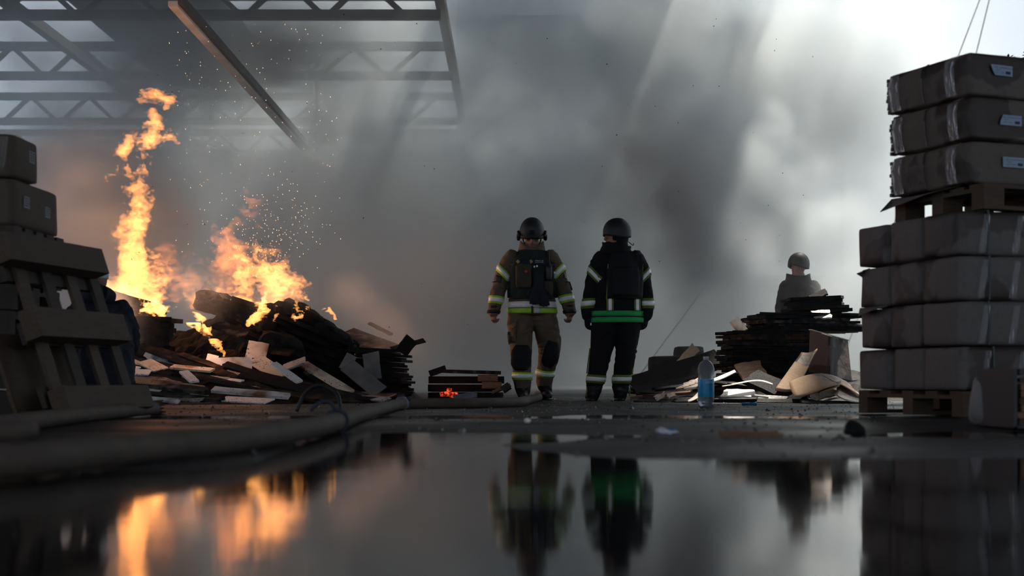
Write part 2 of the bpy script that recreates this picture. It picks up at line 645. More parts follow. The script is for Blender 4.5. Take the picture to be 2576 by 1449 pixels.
def pallet(name, label, L, W, loc, rz, mat='pallet_wood', group=None, H=.144):
    """Euro-style pallet: three bottom skids, nine blocks, three stringer boards, five deck boards. Local origin at the near-left corner, L along x, W along y."""
    root = empty(name, loc, rz)
    tag(root, label, 'pallet', group)
    t1 = .022
    for j in (0, .5, 1):
        y0 = .05 + j * (W - .10)
        MB().box((L / 2, y0, t1 / 2), (L, .10, t1)).build('skid_board', mat, root)
        for i in (0, .5, 1):
            x0 = .0725 + i * (L - .145)
            MB().box((x0, y0, t1 + .039), (.145, .10, .078)).build('block', mat, root)
    for i in (0, .5, 1):
        x0 = .0725 + i * (L - .145)
        MB().box((x0, W / 2, t1 + .078 + .011), (.145, W, .022)).build('stringer_board', mat, root)
    for j in range(5):
        y0 = .06 + j * (W - .12) / 4
        MB().box((L / 2, y0, H - .011), (L, .12, .022)).build('deck_board', mat, root)
    return root


def rect_strip(path, width_dir, w, lift=0.0, thick=.003):
    """Flat band along path, w wide, a few millimetres thick."""
    m = MB()
    pts = [Vector(p) for p in path]
    wd = Vector(width_dir).normalized() * (w / 2)
    for a, b in zip(pts[:-1], pts[1:]):
        d = (b - a).normalized()
        n_ = d.cross(wd).normalized() * thick
        m.add([a - wd, a + wd, b + wd, b - wd, a - wd + n_, a + wd + n_, b + wd + n_, b - wd + n_],
              [(0, 1, 2, 3), (7, 6, 5, 4), (0, 4, 5, 1), (1, 5, 6, 2), (2, 6, 7, 3), (3, 7, 4, 0)])
    return m


def text_mesh(body, size, name, parent, mat, loc, rot):
    cu = bpy.data.curves.new(name, 'FONT')
    cu.body = body
    cu.size = size
    cu.resolution_u = 2
    tmp = bpy.data.objects.new('tmp_text', cu)
    COL.objects.link(tmp)
    dg = bpy.context.evaluated_depsgraph_get()
    me_ = bpy.data.meshes.new_from_object(tmp.evaluated_get(dg))
    bpy.data.objects.remove(tmp)
    bpy.data.curves.remove(cu)
    o = link(name, me_, mat, parent)
    o.location = loc
    o.rotation_euler = rot
    return o


def carton(name, label, dims, loc, rz, mat, group=None, **kw):
    o = link(name, soft_box(dims, RNG, **kw), mat, smooth=True)
    o.location = loc
    o.rotation_euler = (0, 0, rz)
    tag(o, label, 'carton', group)
    return o


# ---- tall stack on the right: lower pallet with four layers of long cartons, upper pallet with three bundles
RZ1 = math.radians(18)
O1 = Vector((2.535, 8.0, 0.012))
R1 = Matrix.Rotation(RZ1, 3, 'Z')
pallet('pallet', 'wooden pallet on the ground under the tall carton stack', 1.2, 1.08, O1, RZ1)
ROWH = .2565
rown = ['bottom', 'second', 'third', 'top']
coln = ['nearest', 'middle', 'farthest']
for r in range(4):
    for c in range(3):
        dims = (1.2, .346, ROWH - .004)
        lx = .60 + RNG.uniform(-.012, .012) - (.02 if c == 0 else 0)
        ly = .18 + c * .36
        p = O1 + R1 @ Vector((lx, ly, .146 + r * ROWH))
        lab = '%s long grey-brown carton in the %s layer of the lower pallet load' % (coln[c], rown[r])
        o = carton('carton', lab, dims, p, RZ1 + RNG.uniform(-.006, .006), 'cardboard_grey', 'cartons on the lower right pallet', bulge=.014, rnd=.022, nz=.009)
        if c == 0:
            sx = .20 + RNG.uniform(-.015, .015) - .6
            path = [(sx, -.1775 - .016, .004), (sx, -.1775 - .022, ROWH / 2), (sx, -.1775 - .014, ROWH - .004), (sx, -.10, ROWH + .004)]
            rect_strip(path, (1, 0, 0), .012).build('strap', 'strap_green', o)
            for q in range(2):
                fx = sx + (-.06, .16)[q] + RNG.uniform(-.02, .02)
                MB().add([(fx - .02, -.197, .01), (fx + .025, -.197, .01), (fx + .06, -.200, ROWH - .03), (fx + .02, -.200, ROWH - .03)],
                         [(0, 1, 2, 3)]).build('tape', 'wrap_film', o)
        else:
            pass
for r, px_, dz in ((2, -.02, .005), (1, -.05, .13)):
    pass
# loose flaps on the far corner of the load
flap = MB().add([(.045, 1.045, .146 + 2.95 * ROWH), (.020, .98, .146 + 2.97 * ROWH), (-.045, 1.03, .146 + 2.84 * ROWH), (.035, 1.055, .146 + 2.72 * ROWH)], [(0, 1, 2, 3)])
fo2 = MB().add([(-.008, 1.05, .146 + 2.0 * ROWH - .002), (-.008, .74, .146 + 2.0 * ROWH), (-.075, .82, .146 + 1.90 * ROWH), (-.05, 1.0, .146 + 1.80 * ROWH)], [(0, 1, 2, 3)])
for q_, lab in ((flap, 'upper torn cardboard flap on the far corner of the lower load'), (fo2, 'folded grey flap hanging over the third carton layer')):
    fo = q_.build('cardboard_flap', 'cardboard_grey')
    fo.location = O1
    fo.rotation_euler = (0, 0, RZ1)
    fo.modifiers.new('thickness', 'SOLIDIFY').thickness = .006
    tag(fo, lab, 'cardboard')

RZ2 = math.radians(22)
R2 = Matrix.Rotation(RZ2, 3, 'Z')
Z2 = .012 + .146 + 4 * ROWH + .004
O2 = Vector((2.66, 8.02, Z2))
up_pal = pallet('pallet', 'wooden pallet carrying the three upper bundles', 1.2, .80, O2, RZ2)
o = MB().add([(-.005, .18, .150), (-.06, .42, .128), (-.11, .80, .060), (.02, .86, .150), (.10, .5, .155)], [(0, 1, 2, 3, 4)]).build('cardboard_sheet', 'cardboard_grey')
o.location = O2
o.rotation_euler = (0, 0, RZ2)
o.modifiers.new('thickness', 'SOLIDIFY').thickness = .005
tag(o, 'loose grey cardboard sheet sticking out under the lowest upper bundle', 'cardboard')
BH = .246
for r in range(3):
    dims = (1.2, .72, BH - .004)
    sh_ = (-.035, -.055, -.075)[r]
    p = O2 + R2 @ Vector((.60 + sh_, .40 + (.02, -.01, .0)[r], .150 + r * BH))
    lab = ['lowest brown bundle on the upper pallet, white label at its edge', 'middle brown bundle on the upper pallet, label corner folded', 'topmost brown bundle of the tall stack, slant-cut label'][r]
    o = carton('carton', lab, dims, p, RZ2 + (0, .01, .02)[r], 'cardboard_brown', 'bundles on the upper right pallet', bulge=.008, rnd=.014, ridge=.026, nz=.010, cuts=11)
    o.rotation_euler[1] = (.0, .004, .008)[r]
    lf = -.6
    for yy, nm, mt, w_ in ((.02, 'strap', 'strap_green', .012), (-.20, 'tape', 'wrap_film', .045), (-.245, 'tape', 'wrap_film', .03), (.30, 'tape', 'wrap_film', .05), (.25, 'tape', 'wrap_film', .035)):
        path = [(lf - .012, yy, .01), (lf - .024, yy + .008, BH * .3), (lf - .040, yy - .006, BH * .62), (lf - .022, yy + .004, BH * .88), (lf + .02, yy, BH - .002)]
        pt = rect_strip(path, (0, 1, 0), w_).build(nm, mt, o)
    # ragged far edge of the wrapping
    m = MB()
    for k in range(9):
        z0 = .015 + k * .024
        m.box((lf + .012 + RNG.uniform(-.008, .004), .358 + RNG.uniform(-.004, .010), z0), (.04, .022, .021))
    m.build('torn_edge', 'cardboard_brown', o)['kind'] = 'stuff'
    # address label on the long side
    yf = -.36 - .0175
    bpy.context.view_layer.update()
    want = (2524, 2517, 2494)[r]
    lx = min((abs(CX + FPX * q_.x / q_.y - want), l_) for l_ in [-.6 + .005 * i for i in range(160)] for q_ in [o.matrix_world @ Vector((l_, yf, .12))])[1]
    LW, LH, yf = .155, .058, -.36 - .0175
    if r == 2:
        poly = [(0, LH), (LW, LH), (LW, 0), (.030, 0), (.012, LH * .45)]
    elif r == 1:
        poly = [(.022, LH), (LW, LH), (LW, 0), (0, 0), (.004, LH * .4)]
    else:
        poly = [(0, LH), (LW, LH), (LW, 0), (0, 0)]
    lz = (.10, .085, .118)[r]
    lab_o = MB().add([(lx + a, yf, lz + b) for a, b in poly] + [(lx + a, yf + .002, lz + b) for a, b in poly],
                     [tuple(range(len(poly))), tuple(reversed(range(len(poly), 2 * len(poly))))] + [(i, i + len(poly), (i + 1) % len(poly) + len(poly), (i + 1) % len(poly)) for i in range(len(poly))]).build('label', 'label_paper', o)
    lab_o['label'] = 'pale blue-white printed paper label'
    ink = ['MBR_ CONSOLA Romana.1', 'NATUR', '200*2 - 547968']
    for q, (tx, tz, ts) in enumerate(((.012, .040, .0115), (.022, .027, .0095), (.018, .012, .010))):
        text_mesh(ink[q], ts, 'print', lab_o, 'label_ink', (lx + tx + (.014 if r == 2 else .006), yf - .001, lz + tz), (PI / 2, 0, 0))
    bc = MB()
    for k in range(13):
        bc.box((lx + .106 + k * .0028, yf - .001, lz + .018), (.0012 + .0009 * (k % 3), .001, .016))
    bc.build('barcode', 'label_ink', lab_o)

# ---- wrapped bundle and loose boards at the right edge
o = carton('wrapped_bundle', 'pale film-wrapped bundle leaning beside the tall stack', (.13, .22, .25), Vector((2.225, 6.62, 0)), math.radians(12), 'cloth_white', bulge=.02, rnd=.05, nz=.022)
o.location.z = .004
o.rotation_euler[1] = math.radians(5)
MB().add([(-.03, -.135, .03), (-.01, -.135, .03), (.0, -.135, .20), (-.02, -.135, .20)], [(0, 1, 2, 3)]).build('film', 'wrap_film', o)
base = P(2640, 1080, 6.2)
o = MB().box((0, 0, .005), (.34, .5, .01)).box((-.165, 0, .13), (.014, .5, .26)).build('plastic_cover', 'strap_dark')
o.location = (base.x, base.y + .2, .012)
tag(o, 'dark sheet folded round the short board pile at the frame edge', 'sheet')
for k in range(7):
    b_ = MB().box((0, 0, 0), (.30, .46, .026)).build('short_board', 'raw_wood' if k % 3 else 'pallet_wood')
    b_.location = (base.x + .01 + RNG.uniform(-.008, .008), base.y + .2, .037 + k * .0305)
    b_.rotation_euler[2] = RNG.uniform(-.02, .02)
    tag(b_, '%s short reddish board of the little pile at the frame edge' % ['lowest', 'second', 'third', 'fourth', 'fifth', 'sixth', 'uppermost'][k], 'board', 'short boards piled at the right edge')
b_ = MB().box((0, 0, 0), (.31, .48, .03)).build('short_board', 'strap_dark')
b_.location = (base.x + .01, base.y + .2, .256)
tag(b_, 'black board lying on top of the short board pile', 'board')

# ---- left: cartons on a pallet, propped on broken pallets
RL = math.radians(-2)
lx0, ly0 = X(38, 8.0), 8.0
def left_carton(label, dims, x1, y0, z, mat='cardboard_left', labels=(), rz=RL, film=False):
    o = carton('carton', label, dims, (x1 - dims[0] / 2, y0 + dims[1] / 2, z), rz, mat, 'cartons on the left', bulge=.012, rnd=.024, nz=.007)
    for yy, zz, s in labels:
        q = MB().box((dims[0] / 2 + .013, yy - dims[1] / 2, zz), (.004, s, s * .8)).build('label', 'label_paper_grey', o)
        q['label'] = 'small grey paper label'
        pm = MB()
        for k in range(4):
            pm.box((dims[0] / 2 + .0165, yy - dims[1] / 2 - s * .05 * (k % 2), zz + s * (.26 - .16 * k)), (.002, s * (.75 - .12 * (k % 2)), s * .05))
        pm.build('print', 'label_ink', q)
    if film:
        for k in range(5):
            xx = -dims[0] / 2 + .42 + k * .018
            MB().add([(xx, -dims[1] / 2 - .016, .05), (xx + .010, -dims[1] / 2 - .016, .05), (xx + .035, -dims[1] / 2 - .016, dims[2] - .02), (xx + .022, -dims[1] / 2 - .016, dims[2] - .02)], [(0, 1, 2, 3)]).build('tape', 'wrap_film', o)
    return o


left_carton('single carton on top of the left-hand carton pile', (.55, .38, .245), lx0 + .002, 8.0, 1.362, labels=((.24, .145, .085),), film=True)
left_carton('long carton with two labels under the top carton at left', (.50, .72, .272), lx0 + .004, 8.0, 1.088, labels=((.17, .15, .085), (.50, .13, .080)))
o = left_carton('carton at the left frame edge below the top carton', (.45, .72, .272), lx0 - .505, 8.0, 1.088)
q = MB().box((.225 - .055, -.376, .15), (.075, .004, .075)).build('label', 'label_paper_grey', o)
q['label'] = 'small grey paper label'
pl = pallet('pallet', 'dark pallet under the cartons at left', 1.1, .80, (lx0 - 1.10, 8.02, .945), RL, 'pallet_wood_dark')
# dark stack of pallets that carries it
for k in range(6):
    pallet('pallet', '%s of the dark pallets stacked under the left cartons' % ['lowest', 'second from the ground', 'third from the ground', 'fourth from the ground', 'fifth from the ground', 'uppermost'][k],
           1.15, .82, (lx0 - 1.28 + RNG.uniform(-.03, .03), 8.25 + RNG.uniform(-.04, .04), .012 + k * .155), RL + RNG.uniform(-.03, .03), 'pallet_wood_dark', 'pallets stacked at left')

# leaning pallet: three heavy bearers seen along their sides, slats running up behind them
S_ = Vector((.21, .978, 0)).normalized()
N_ = Vector((S_.y, -S_.x, 0))
LEAN = math.radians(19)
A_ = Vector((0, 0, 1)) * math.cos(LEAN) - N_ * math.sin(LEAN)
M_ = N_ * math.cos(LEAN) + Vector((0, 0, 1)) * math.sin(LEAN)
RP = Matrix((S_, A_, M_)).transposed()          # local x along bearers, y up the lean, z out of the face
near = P(146, 1045, 7.55)
near.z = .03
lp = empty('pallet', near)
lp.rotation_euler = RP.to_euler()
tag(lp, 'broken pallet on edge leaning against the dark pallets at left', 'pallet')
for k, (ya, sx, ln, hh) in enumerate(((.075, .0, .98, .135), (.505, -.05, 1.0, .165), (.925, -.12, 1.06, .155))):
    MB().box((ln / 2 + sx, ya, .03), (ln, hh, .10)).build('bearer', 'pallet_wood', lp)
for k in range(4):
    MB().box((.12 + k * .27, .50, -.032), (.105, 1.02, .022)).build('slat', 'pallet_wood_dark' if k % 2 else 'pallet_wood', lp)
for k in range(3):
    MB().box((.5, .12 + k * .36, -.06), (1.0, .12, .03)).build('cross_slat', 'pallet_wood_dark', lp)
o = MB().box((0, 0, 0), (.02, .72, .50)).build('plywood_sheet', 'pallet_wood')
o.matrix_world = Matrix.Translation(near + S_ * .30 - M_ * .20 + A_ * .28) @ Matrix((M_, S_, A_)).transposed().to_4x4()
tag(o, 'brown plywood sheet standing behind the leaning pallet', 'board')
# ---------------------------------------------------------------- burning pile on the left, burnt pile on the right
R5 = random.Random(17)
plain('panel_grey', (.16, .165, .17), .6, .3, 6, .2, 30)


def hill(name, xr, yr, fun, mat, n=(90, 40), seed=0, rough=.05):
    vs_, fs_ = [], []
    for j in range(n[1]):
        for i in range(n[0]):
            x_ = xr[0] + (xr[1] - xr[0]) * i / (n[0] - 1)
            y_ = yr[0] + (yr[1] - yr[0]) * j / (n[1] - 1)
            h_ = fun(x_, y_)
            k_ = min(1, max(0, h_) / .12)
            z_ = h_ + k_ * rough * (noise.noise(Vector((x_ * 4, y_ * 4, seed))) + .6 * noise.noise(Vector((x_ * 11, y_ * 11, seed + 4))))
            vs_.append((x_, y_, max(-.02, z_)))
    for j in range(n[1] - 1):
        for i in range(n[0] - 1):
            k_ = j * n[0] + i
            fs_.append((k_, k_ + 1, k_ + n[0] + 1, k_ + n[0]))
    me_ = bpy.data.meshes.new(name)
    me_.from_pydata(vs_, [], fs_)
    return link(name, me_, mat)


def lerp_tab(tab, x_):
    if x_ <= tab[0][0]:
        return tab[0][1]
    for (a, va), (b, vb) in zip(tab[:-1], tab[1:]):
        if a <= x_ <= b:
            k_ = (x_ - a) / (b - a)
            return va * (1 - k_) + vb * k_
    return tab[-1][1]


LEFT_RIDGE = [(150, .35), (270, .62), (350, .78), (450, .80), (560, .98), (660, .85), (760, .78), (850, .52), (930, .34), (1010, .16), (1060, -.02)]
def left_fun(x_, y_):
    px = CX + FPX * x_ / 15.0
    r_ = lerp_tab(LEFT_RIDGE, px)
    f = max(0, 1 - abs(y_ - 15.4) / (2.35 if y_ < 15.4 else 2.2))
    return r_ * f ** 1.15 - .01


o = hill('charred_rubble', (X(120, 15), X(1060, 15)), (12.9, 17.6), left_fun, 'char', (110, 60), 2.0, .09)
tag(o, 'black charred rubble filling the burning pile', 'rubble', kind='stuff')
RIGHT_RIDGE = [(1560, .0), (1680, .06), (1800, .12), (1900, .3), (2100, .4), (2250, .3), (2400, .1)]
o = hill('charred_rubble', (X(1560, 15), X(2420, 15)), (13.2, 17.0), lambda x_, y_: lerp_tab(RIGHT_RIDGE, CX + FPX * x_ / 15.0) * max(0, 1 - abs(y_ - 15.7) / 2.0) - .01, 'char', (80, 40), 5.0, .05)
tag(o, 'black charred rubble under the burnt stack near the tall cartons', 'rubble', kind='stuff')


ORD = ['lowest', 'second lowest', 'third lowest', 'fourth lowest', 'fifth lowest', 'sixth lowest', 'seventh lowest', 'eighth lowest', 'ninth lowest', 'tenth lowest', 'eleventh lowest', 'twelfth lowest'] + ['thirteenth lowest', 'fourteenth lowest', 'fifteenth lowest', 'sixteenth lowest', 'seventeenth lowest', 'eighteenth lowest', 'nineteenth lowest', 'twentieth lowest', 'twenty-first lowest', 'twenty-second lowest', 'topmost']


def stack(n, c, L, W, T, rot, rng, mats, label, group, rag=.03, ends=.05, jit=.03, grow=0.0, name='charred_board'):
    """n boards piled on each other; c is the middle of the lowest board, rot a 3x3 frame whose third column is the piling direction."""
    c = Vector(c)
    for k in range(n):
        l_ = L * (1 + grow * k / n) * rng.uniform(.93, 1.04)
        me_ = ragged(l_, W * rng.uniform(.94, 1.03), T * rng.uniform(.9, 1.04), rng, rag, ends, nseg=6)
        o_ = link(name, me_, rng.choice(mats))
        off = rot @ Vector((rng.uniform(-jit, jit), rng.uniform(-jit, jit) * .6, k * T))
        tw = Matrix.Rotation(rng.uniform(-.035, .035), 3, 'Z') @ Matrix.Rotation(rng.uniform(-.012, .012), 3, 'Y')
        o_.matrix_world = Matrix.Translation(c + off) @ (rot @ tw).to_4x4()
        tag(o_, label.replace('board', ORD[k] + ' board', 1) if n > 1 else label, 'board', group)


def rotzyx(z=0, y=0, x=0):
    return (Matrix.Rotation(math.radians(z), 3, 'Z') @ Matrix.Rotation(math.radians(y), 3, 'Y') @ Matrix.Rotation(math.radians(x), 3, 'X'))


# black stack under the tall flame
stack(9, P(366, 900, 14.3), .47, .5, .048, rotzyx(4, 1, 0), R5, ['char'], 'black board in the squat stack under the tall flame', 'squat charred stack under the tall flame', .05, .06, .05)
# big black heap right of the flames: boards sloping down to the right
stack(10, P(745, 925, 14.35), 1.0, .6, .043, rotzyx(3, 21, -6), R5, ['char'], 'black board in the large heap sloping down from the broad flame', 'large black heap', .09, .13, .09, -.25)
# tilted boards behind, under the broad flame
stack(7, P(640, 850, 15.4), .72, .5, .05, rotzyx(-6, 18, -12), R5, ['char', 'char_ashy'], 'charred board in the tilted sheaf under the broad flame', 'tilted sheaf under the broad flame', .03, .07, .05)
stack(5, P(330, 800, 15.3), .55, .4, .045, rotzyx(8, 16, -8), R5, ['char', 'char_brown'], 'charred board at the foot of the tall flame', 'boards at the foot of the tall flame', .03, .05, .04)
# ragged dark stack to the right with splintered ends
stack(19, P(950, 996, 14.2), .62, .5, .0255, rotzyx(-5, 3, 0), R5, ['char'], 'black board in the splintered stack left of the firefighter in tan', 'splintered black stack', .02, .07, .05, -.38)
# lumps of char on the black heap
def chunk(name, c, s, rot, mat, label, seed, group=None):
    bm = bmesh.new()
    bmesh.ops.create_icosphere(bm, subdivisions=3, radius=1.0)
    for v_ in bm.verts:
        k_ = 1 + .28 * noise.noise(v_.co * 1.6 + Vector((seed, 0, 0))) + .14 * noise.noise(v_.co * 4.5 + Vector((0, seed, 0)))
        m_ = max(abs(v_.co.x), abs(v_.co.y), abs(v_.co.z))
        v_.co = v_.co * (k_ * (.45 + .55 / m_ * .78))
        v_.co = Vector((v_.co.x * s[0], v_.co.y * s[1], v_.co.z * s[2]))
    me_ = bpy.data.meshes.new(name)
    bm.to_mesh(me_)
    bm.free()
    o_ = link(name, me_, mat)
    o_.matrix_world = Matrix.Translation(Vector(c)) @ rot.to_4x4()
    tag(o_, label, 'charcoal', group)
    return o_


chunk('charred_chunk', P(718, 785, 14.2), (.15, .14, .11), rotzyx(20, 18, 0), 'char', 'highest black lump on the large heap', 1.0)
chunk('charred_chunk', P(668, 812, 14.1), (.15, .16, .13), rotzyx(-10, 25, 0), 'char', 'black lump beside the low orange fire', 2.3)
chunk('charred_chunk', P(775, 800, 14.3), (.18, .16, .10), rotzyx(5, 28, 0), 'char', 'black lump below the crest of the large heap', 3.7)
chunk('charred_chunk', P(838, 840, 14.2), (.20, .18, .09), rotzyx(0, 30, 0), 'char', 'black lump at the lower end of the large heap', 4.9)
chunk('charred_chunk', P(535, 762, 15.4), (.22, .18, .14), rotzyx(0, 12, 0), 'char_ashy', 'ashy lump between the two big flames', 6.1)
chunk('charred_chunk', P(290, 762, 15.5), (.16, .14, .10), rotzyx(0, -12, 0), 'char_brown', 'brown-black lump left of the tall flame', 7.4)
chunk('charred_chunk', P(705, 875, 13.9), (.26, .2, .16), rotzyx(0, 12, 0), 'char', 'black lump behind the speckled white tile', 8.2)
chunk('charred_chunk', P(690, 790, 14.35), (.16, .16, .12), rotzyx(60, 10, 0), 'char', 'rounded black lump behind the low orange fire', 11.2)
chunk('charred_chunk', P(745, 782, 14.5), (.17, .15, .10), rotzyx(30, 24, 0), 'char', 'black lump right of the highest one', 12.7)
chunk('charred_chunk', P(805, 822, 14.4), (.20, .17, .11), rotzyx(12, 28, 0), 'char', 'black lump midway down the large heap', 13.9)
chunk('charred_chunk', P(865, 862, 14.3), (.15, .16, .09), rotzyx(40, 26, 0), 'char', 'black lump nearest the broad ashy board', 15.1)
chunk('charred_chunk', P(565, 900, 14.0), (.20, .2, .09), rotzyx(10, 0, 0), 'char_brown', 'scorched lump under the small bright fire', 9.6)

FR = 'fallen boards before the burning pile'
# (label, material, start px,py,depth, end px,py,depth, width, thickness, up)
LB = [
    ('pinkish pale board lowest on the left of the fallen boards', 'panel_cream', 281, 893, 13.5, 368, 926, 13.2, .11, .030, (0, -.45, 1)),
    ('square cream tile with scorched end lying across a pale board', 'panel_cream', 362, 908, 13.2, 405, 931, 13.0, .15, .022, (.2, -.6, 1)),
    ('sooty white panel fragment with a pointed top', 'panel_white', 378, 900, 13.6, 452, 914, 13.5, .17, .018, (-.1, -.8, .8)),
    ('speckled white panel at the far left of the fallen boards', 'panel_white', 277, 924, 13.2, 338, 930, 13.0, .15, .020, (0, -.4, 1)),
    ('small white panel with a black curl on it', 'panel_white', 305, 934, 12.9, 377, 937, 12.9, .12, .018, (0, -.4, 1)),
    ('long soot-speckled board across the left of the fallen boards', 'panel_sooty', 271, 946, 12.9, 462, 962, 12.7, .13, .028, (0, -.35, 1)),
    ('long board coloured orange as if firelit under the soot-speckled one', 'panel_orange', 312, 952, 12.6, 512, 978, 12.4, .09, .026, (0, -.5, 1)),  # glow of the fire put into the board's orange colour
    ('long bright white beam in front of the fallen boards', 'panel_white', 536, 980, 12.5, 727, 997, 12.3, .075, .045, (0, -.55, 1)),
    ('white-edged dark board above the short white strip', 'panel_cream', 432, 922, 13.0, 535, 932, 12.9, .10, .030, (0, -.3, 1)),
    ('short white strip lying across the soot-speckled board', 'panel_white', 462, 935, 12.7, 490, 961, 12.5, .085, .030, (.25, -.6, 1)),
    ('upright white panel with a straight top edge', 'panel_white', 528, 920, 13.3, 634, 917, 13.3, .15, .020, (0, -1, .25)),
    ('square white tile speckled with soot, highest of the pale pieces', 'panel_cream', 622, 877, 13.6, 673, 886, 13.6, .17, .022, (0, -1, .35)),
    ('scorched cream panel leaning below the square tile', 'panel_cream', 642, 902, 13.4, 708, 948, 13.1, .18, .020, (.3, -.8, .7)),
    ('short clean white board leaning on the scorched cream panel', 'panel_white', 688, 915, 13.0, 754, 961, 12.8, .075, .032, (.35, -.7, 1)),
    ('round-ended sooty board beside the short clean white board', 'panel_sooty', 714, 926, 13.2, 768, 906, 13.2, .13, .028, (0, -.5, 1)),
    ('long cream beam sloping down to the ground at the right', 'panel_cream', 762, 915, 13.3, 880, 986, 12.9, .105, .035, (.3, -.7, 1)),
    ('thin white strip lowest at the front left', 'panel_white', 336, 997, 12.3, 450, 1011, 12.1, .045, .028, (0, -.7, 1)),
    ('sooty panel with one clean white corner', 'panel_sooty', 400, 1000, 12.3, 512, 1003, 12.2, .20, .020, (0, -.25, 1)),
    ('pink-white speckled board lying flat at the very front', 'panel_white', 558, 1003, 12.3, 678, 1010, 12.1, .16, .018, (0, -.25, 1)),
    ('white board with a seam left of the thin white strip', 'panel_white', 300, 969, 12.6, 408, 979, 12.5, .15, .022, (0, -.35, 1)),
    ('small curved cream piece at the left end', 'panel_cream', 268, 969, 12.6, 300, 976, 12.5, .13, .016, (0, -.4, 1)),
    ('flat orange-brown board right of the fallen boards', 'panel_orange', 884, 991, 13.4, 985, 996, 13.3, .30, .018, (0, -.12, 1)),
    ('grey-white board edge by the hose coupling', 'panel_sooty', 870, 994, 13.0, 972, 1006, 12.6, .12, .020, (0, -.3, 1)),
    ('grey upright panel against the splintered stack', 'panel_grey', 932, 888, 13.8, 940, 955, 13.6, .16, .020, (0, -1, .1)),
    ('dark grey board sloping down in front of the splintered stack', 'panel_grey', 872, 918, 13.6, 956, 986, 13.4, .17, .022, (.3, -1, .5)),
    ('dim grey square leaning right of the long cream beam', 'panel_grey', 862, 905, 13.8, 888, 918, 13.8, .17, .020, (-.3, -1, .3)),
    ('broad ashy board sloping down behind the black heap', 'char_ashy', 862, 838, 15.2, 990, 886, 14.8, .34, .030, (.2, -.6, 1)),
    ('thin stick jutting into the smoke behind the pile', 'char', 929, 813, 16.4, 985, 842, 16.2, .05, .035, (0, -.4, 1)),
    ('ash-pale board beneath the crest flames', 'char_ashy', 540, 815, 14.2, 622, 842, 14.0, .16, .028, (0, -.5, 1)),
    ('pale scorched board left of the tall flame', 'panel_cream', 268, 778, 14.6, 335, 806, 14.2, .13, .025, (0, -.6, 1)),
    ('charred board glowing at its edge near the white tile', 'char_brown', 590, 895, 13.5, 610, 862, 13.6, .05, .03, (-.3, -1, .2)),
    ('charred slab under the square white tile', 'char_brown', 672, 880, 13.7, 735, 888, 13.6, .12, .028, (0, -.5, 1)),
    ('splintered dark sheet on top of the splintered stack', 'char', 985, 878, 14.1, 1068, 856, 14.2, .10, .012, (-.1, -.5, 1)),
    ('black jagged slab standing on the splintered stack', 'char', 1008, 888, 14.0, 1036, 852, 14.0, .13, .05, (.5, -1, .2)),
    ('dark board lying before the splintered stack', 'char', 958, 998, 13.3, 1010, 990, 13.6, .12, .03, (0, -.2, 1)),
    ('small white scrap under the small bright fire', 'panel_white', 520, 898, 13.5, 548, 905, 13.5, .08, .014, (0, -.9, .6)),
    ('white corner piece behind the long dark battens', 'panel_white', 368, 884, 13.9, 386, 898, 13.9, .10, .018, (-.2, -1, .2)),
]
for lab, mt, ax, ay, ad, bx, by, bd, w_, th, up in LB:
    nm = 'charred_plank' if mt.startswith('char') else 'scorched_board'
    board(nm, P(ax, ay, ad), P(bx, by, bd), w_, th * .62, mt, R5, up, .003, .006, label=lab, cat='board', group=FR)
# dark battens sliding down through the fallen boards
DB = [(350, 870, 13.8, 515, 926, 13.2), (395, 880, 13.7, 540, 930, 13.2), (455, 893, 13.5, 560, 930, 13.1), (538, 932, 13.1, 678, 986, 12.6), (470, 940, 12.9, 650, 985, 12.5),
      (566, 916, 13.2, 800, 992, 12.6), (630, 935, 13.1, 860, 1000, 12.6), (600, 945, 12.9, 830, 1003, 12.5), (500, 955, 12.7, 740, 1000, 12.4), (690, 955, 12.9, 905, 1003, 12.7),
      (270, 956, 12.7, 520, 984, 12.3), (290, 985, 12.4, 560, 1006, 12.2), (340, 940, 13.0, 520, 968, 12.6), (700, 985, 12.6, 960, 1008, 12.7), (280, 912, 13.3, 430, 945, 12.9),
      (560, 900, 13.6, 690, 940, 13.2), (640, 985, 12.5, 850, 1008, 12.3), (270, 1000, 12.4, 420, 1010, 12.2), (770, 935, 13.3, 880, 1000, 12.8), (430, 905, 13.4, 600, 952, 12.9),
      (330, 905, 13.6, 480, 935, 13.1), (740, 1003, 12.4, 930, 1010, 12.7), (300, 930, 13.3, 420, 950, 12.9), (800, 960, 13.2, 930, 1002, 12.9)]
NW = ['leftmost', 'second', 'third', 'fourth', 'fifth', 'sixth', 'seventh', 'eighth', 'ninth', 'tenth', 'eleventh', 'twelfth', 'thirteenth', 'fourteenth', 'fifteenth', 'sixteenth', 'seventeenth', 'eighteenth', 'nineteenth', 'twentieth', 'twenty-first', 'twenty-second', 'twenty-third', 'twenty-fourth', 'twenty-fifth', 'twenty-sixth']


def NTH(k, n):
    return 'leftmost' if k == 0 else 'rightmost' if k == n - 1 else NW[k] + ' from the left'


for k, (ax, ay, ad, bx, by, bd) in enumerate(sorted(DB)):
    board('charred_batten', P(ax, ay, ad), P(bx, by, bd), R5.uniform(.05, .11), R5.uniform(.02, .035), R5.choice(['char', 'char', 'char_brown', 'char_ashy']), R5,
          (R5.uniform(-.2, .3), -.5, 1), .008, .02, label=NTH(k, len(DB)) + ' of the thin black battens among the fallen pale boards', cat='board', group='black battens before the burning pile')

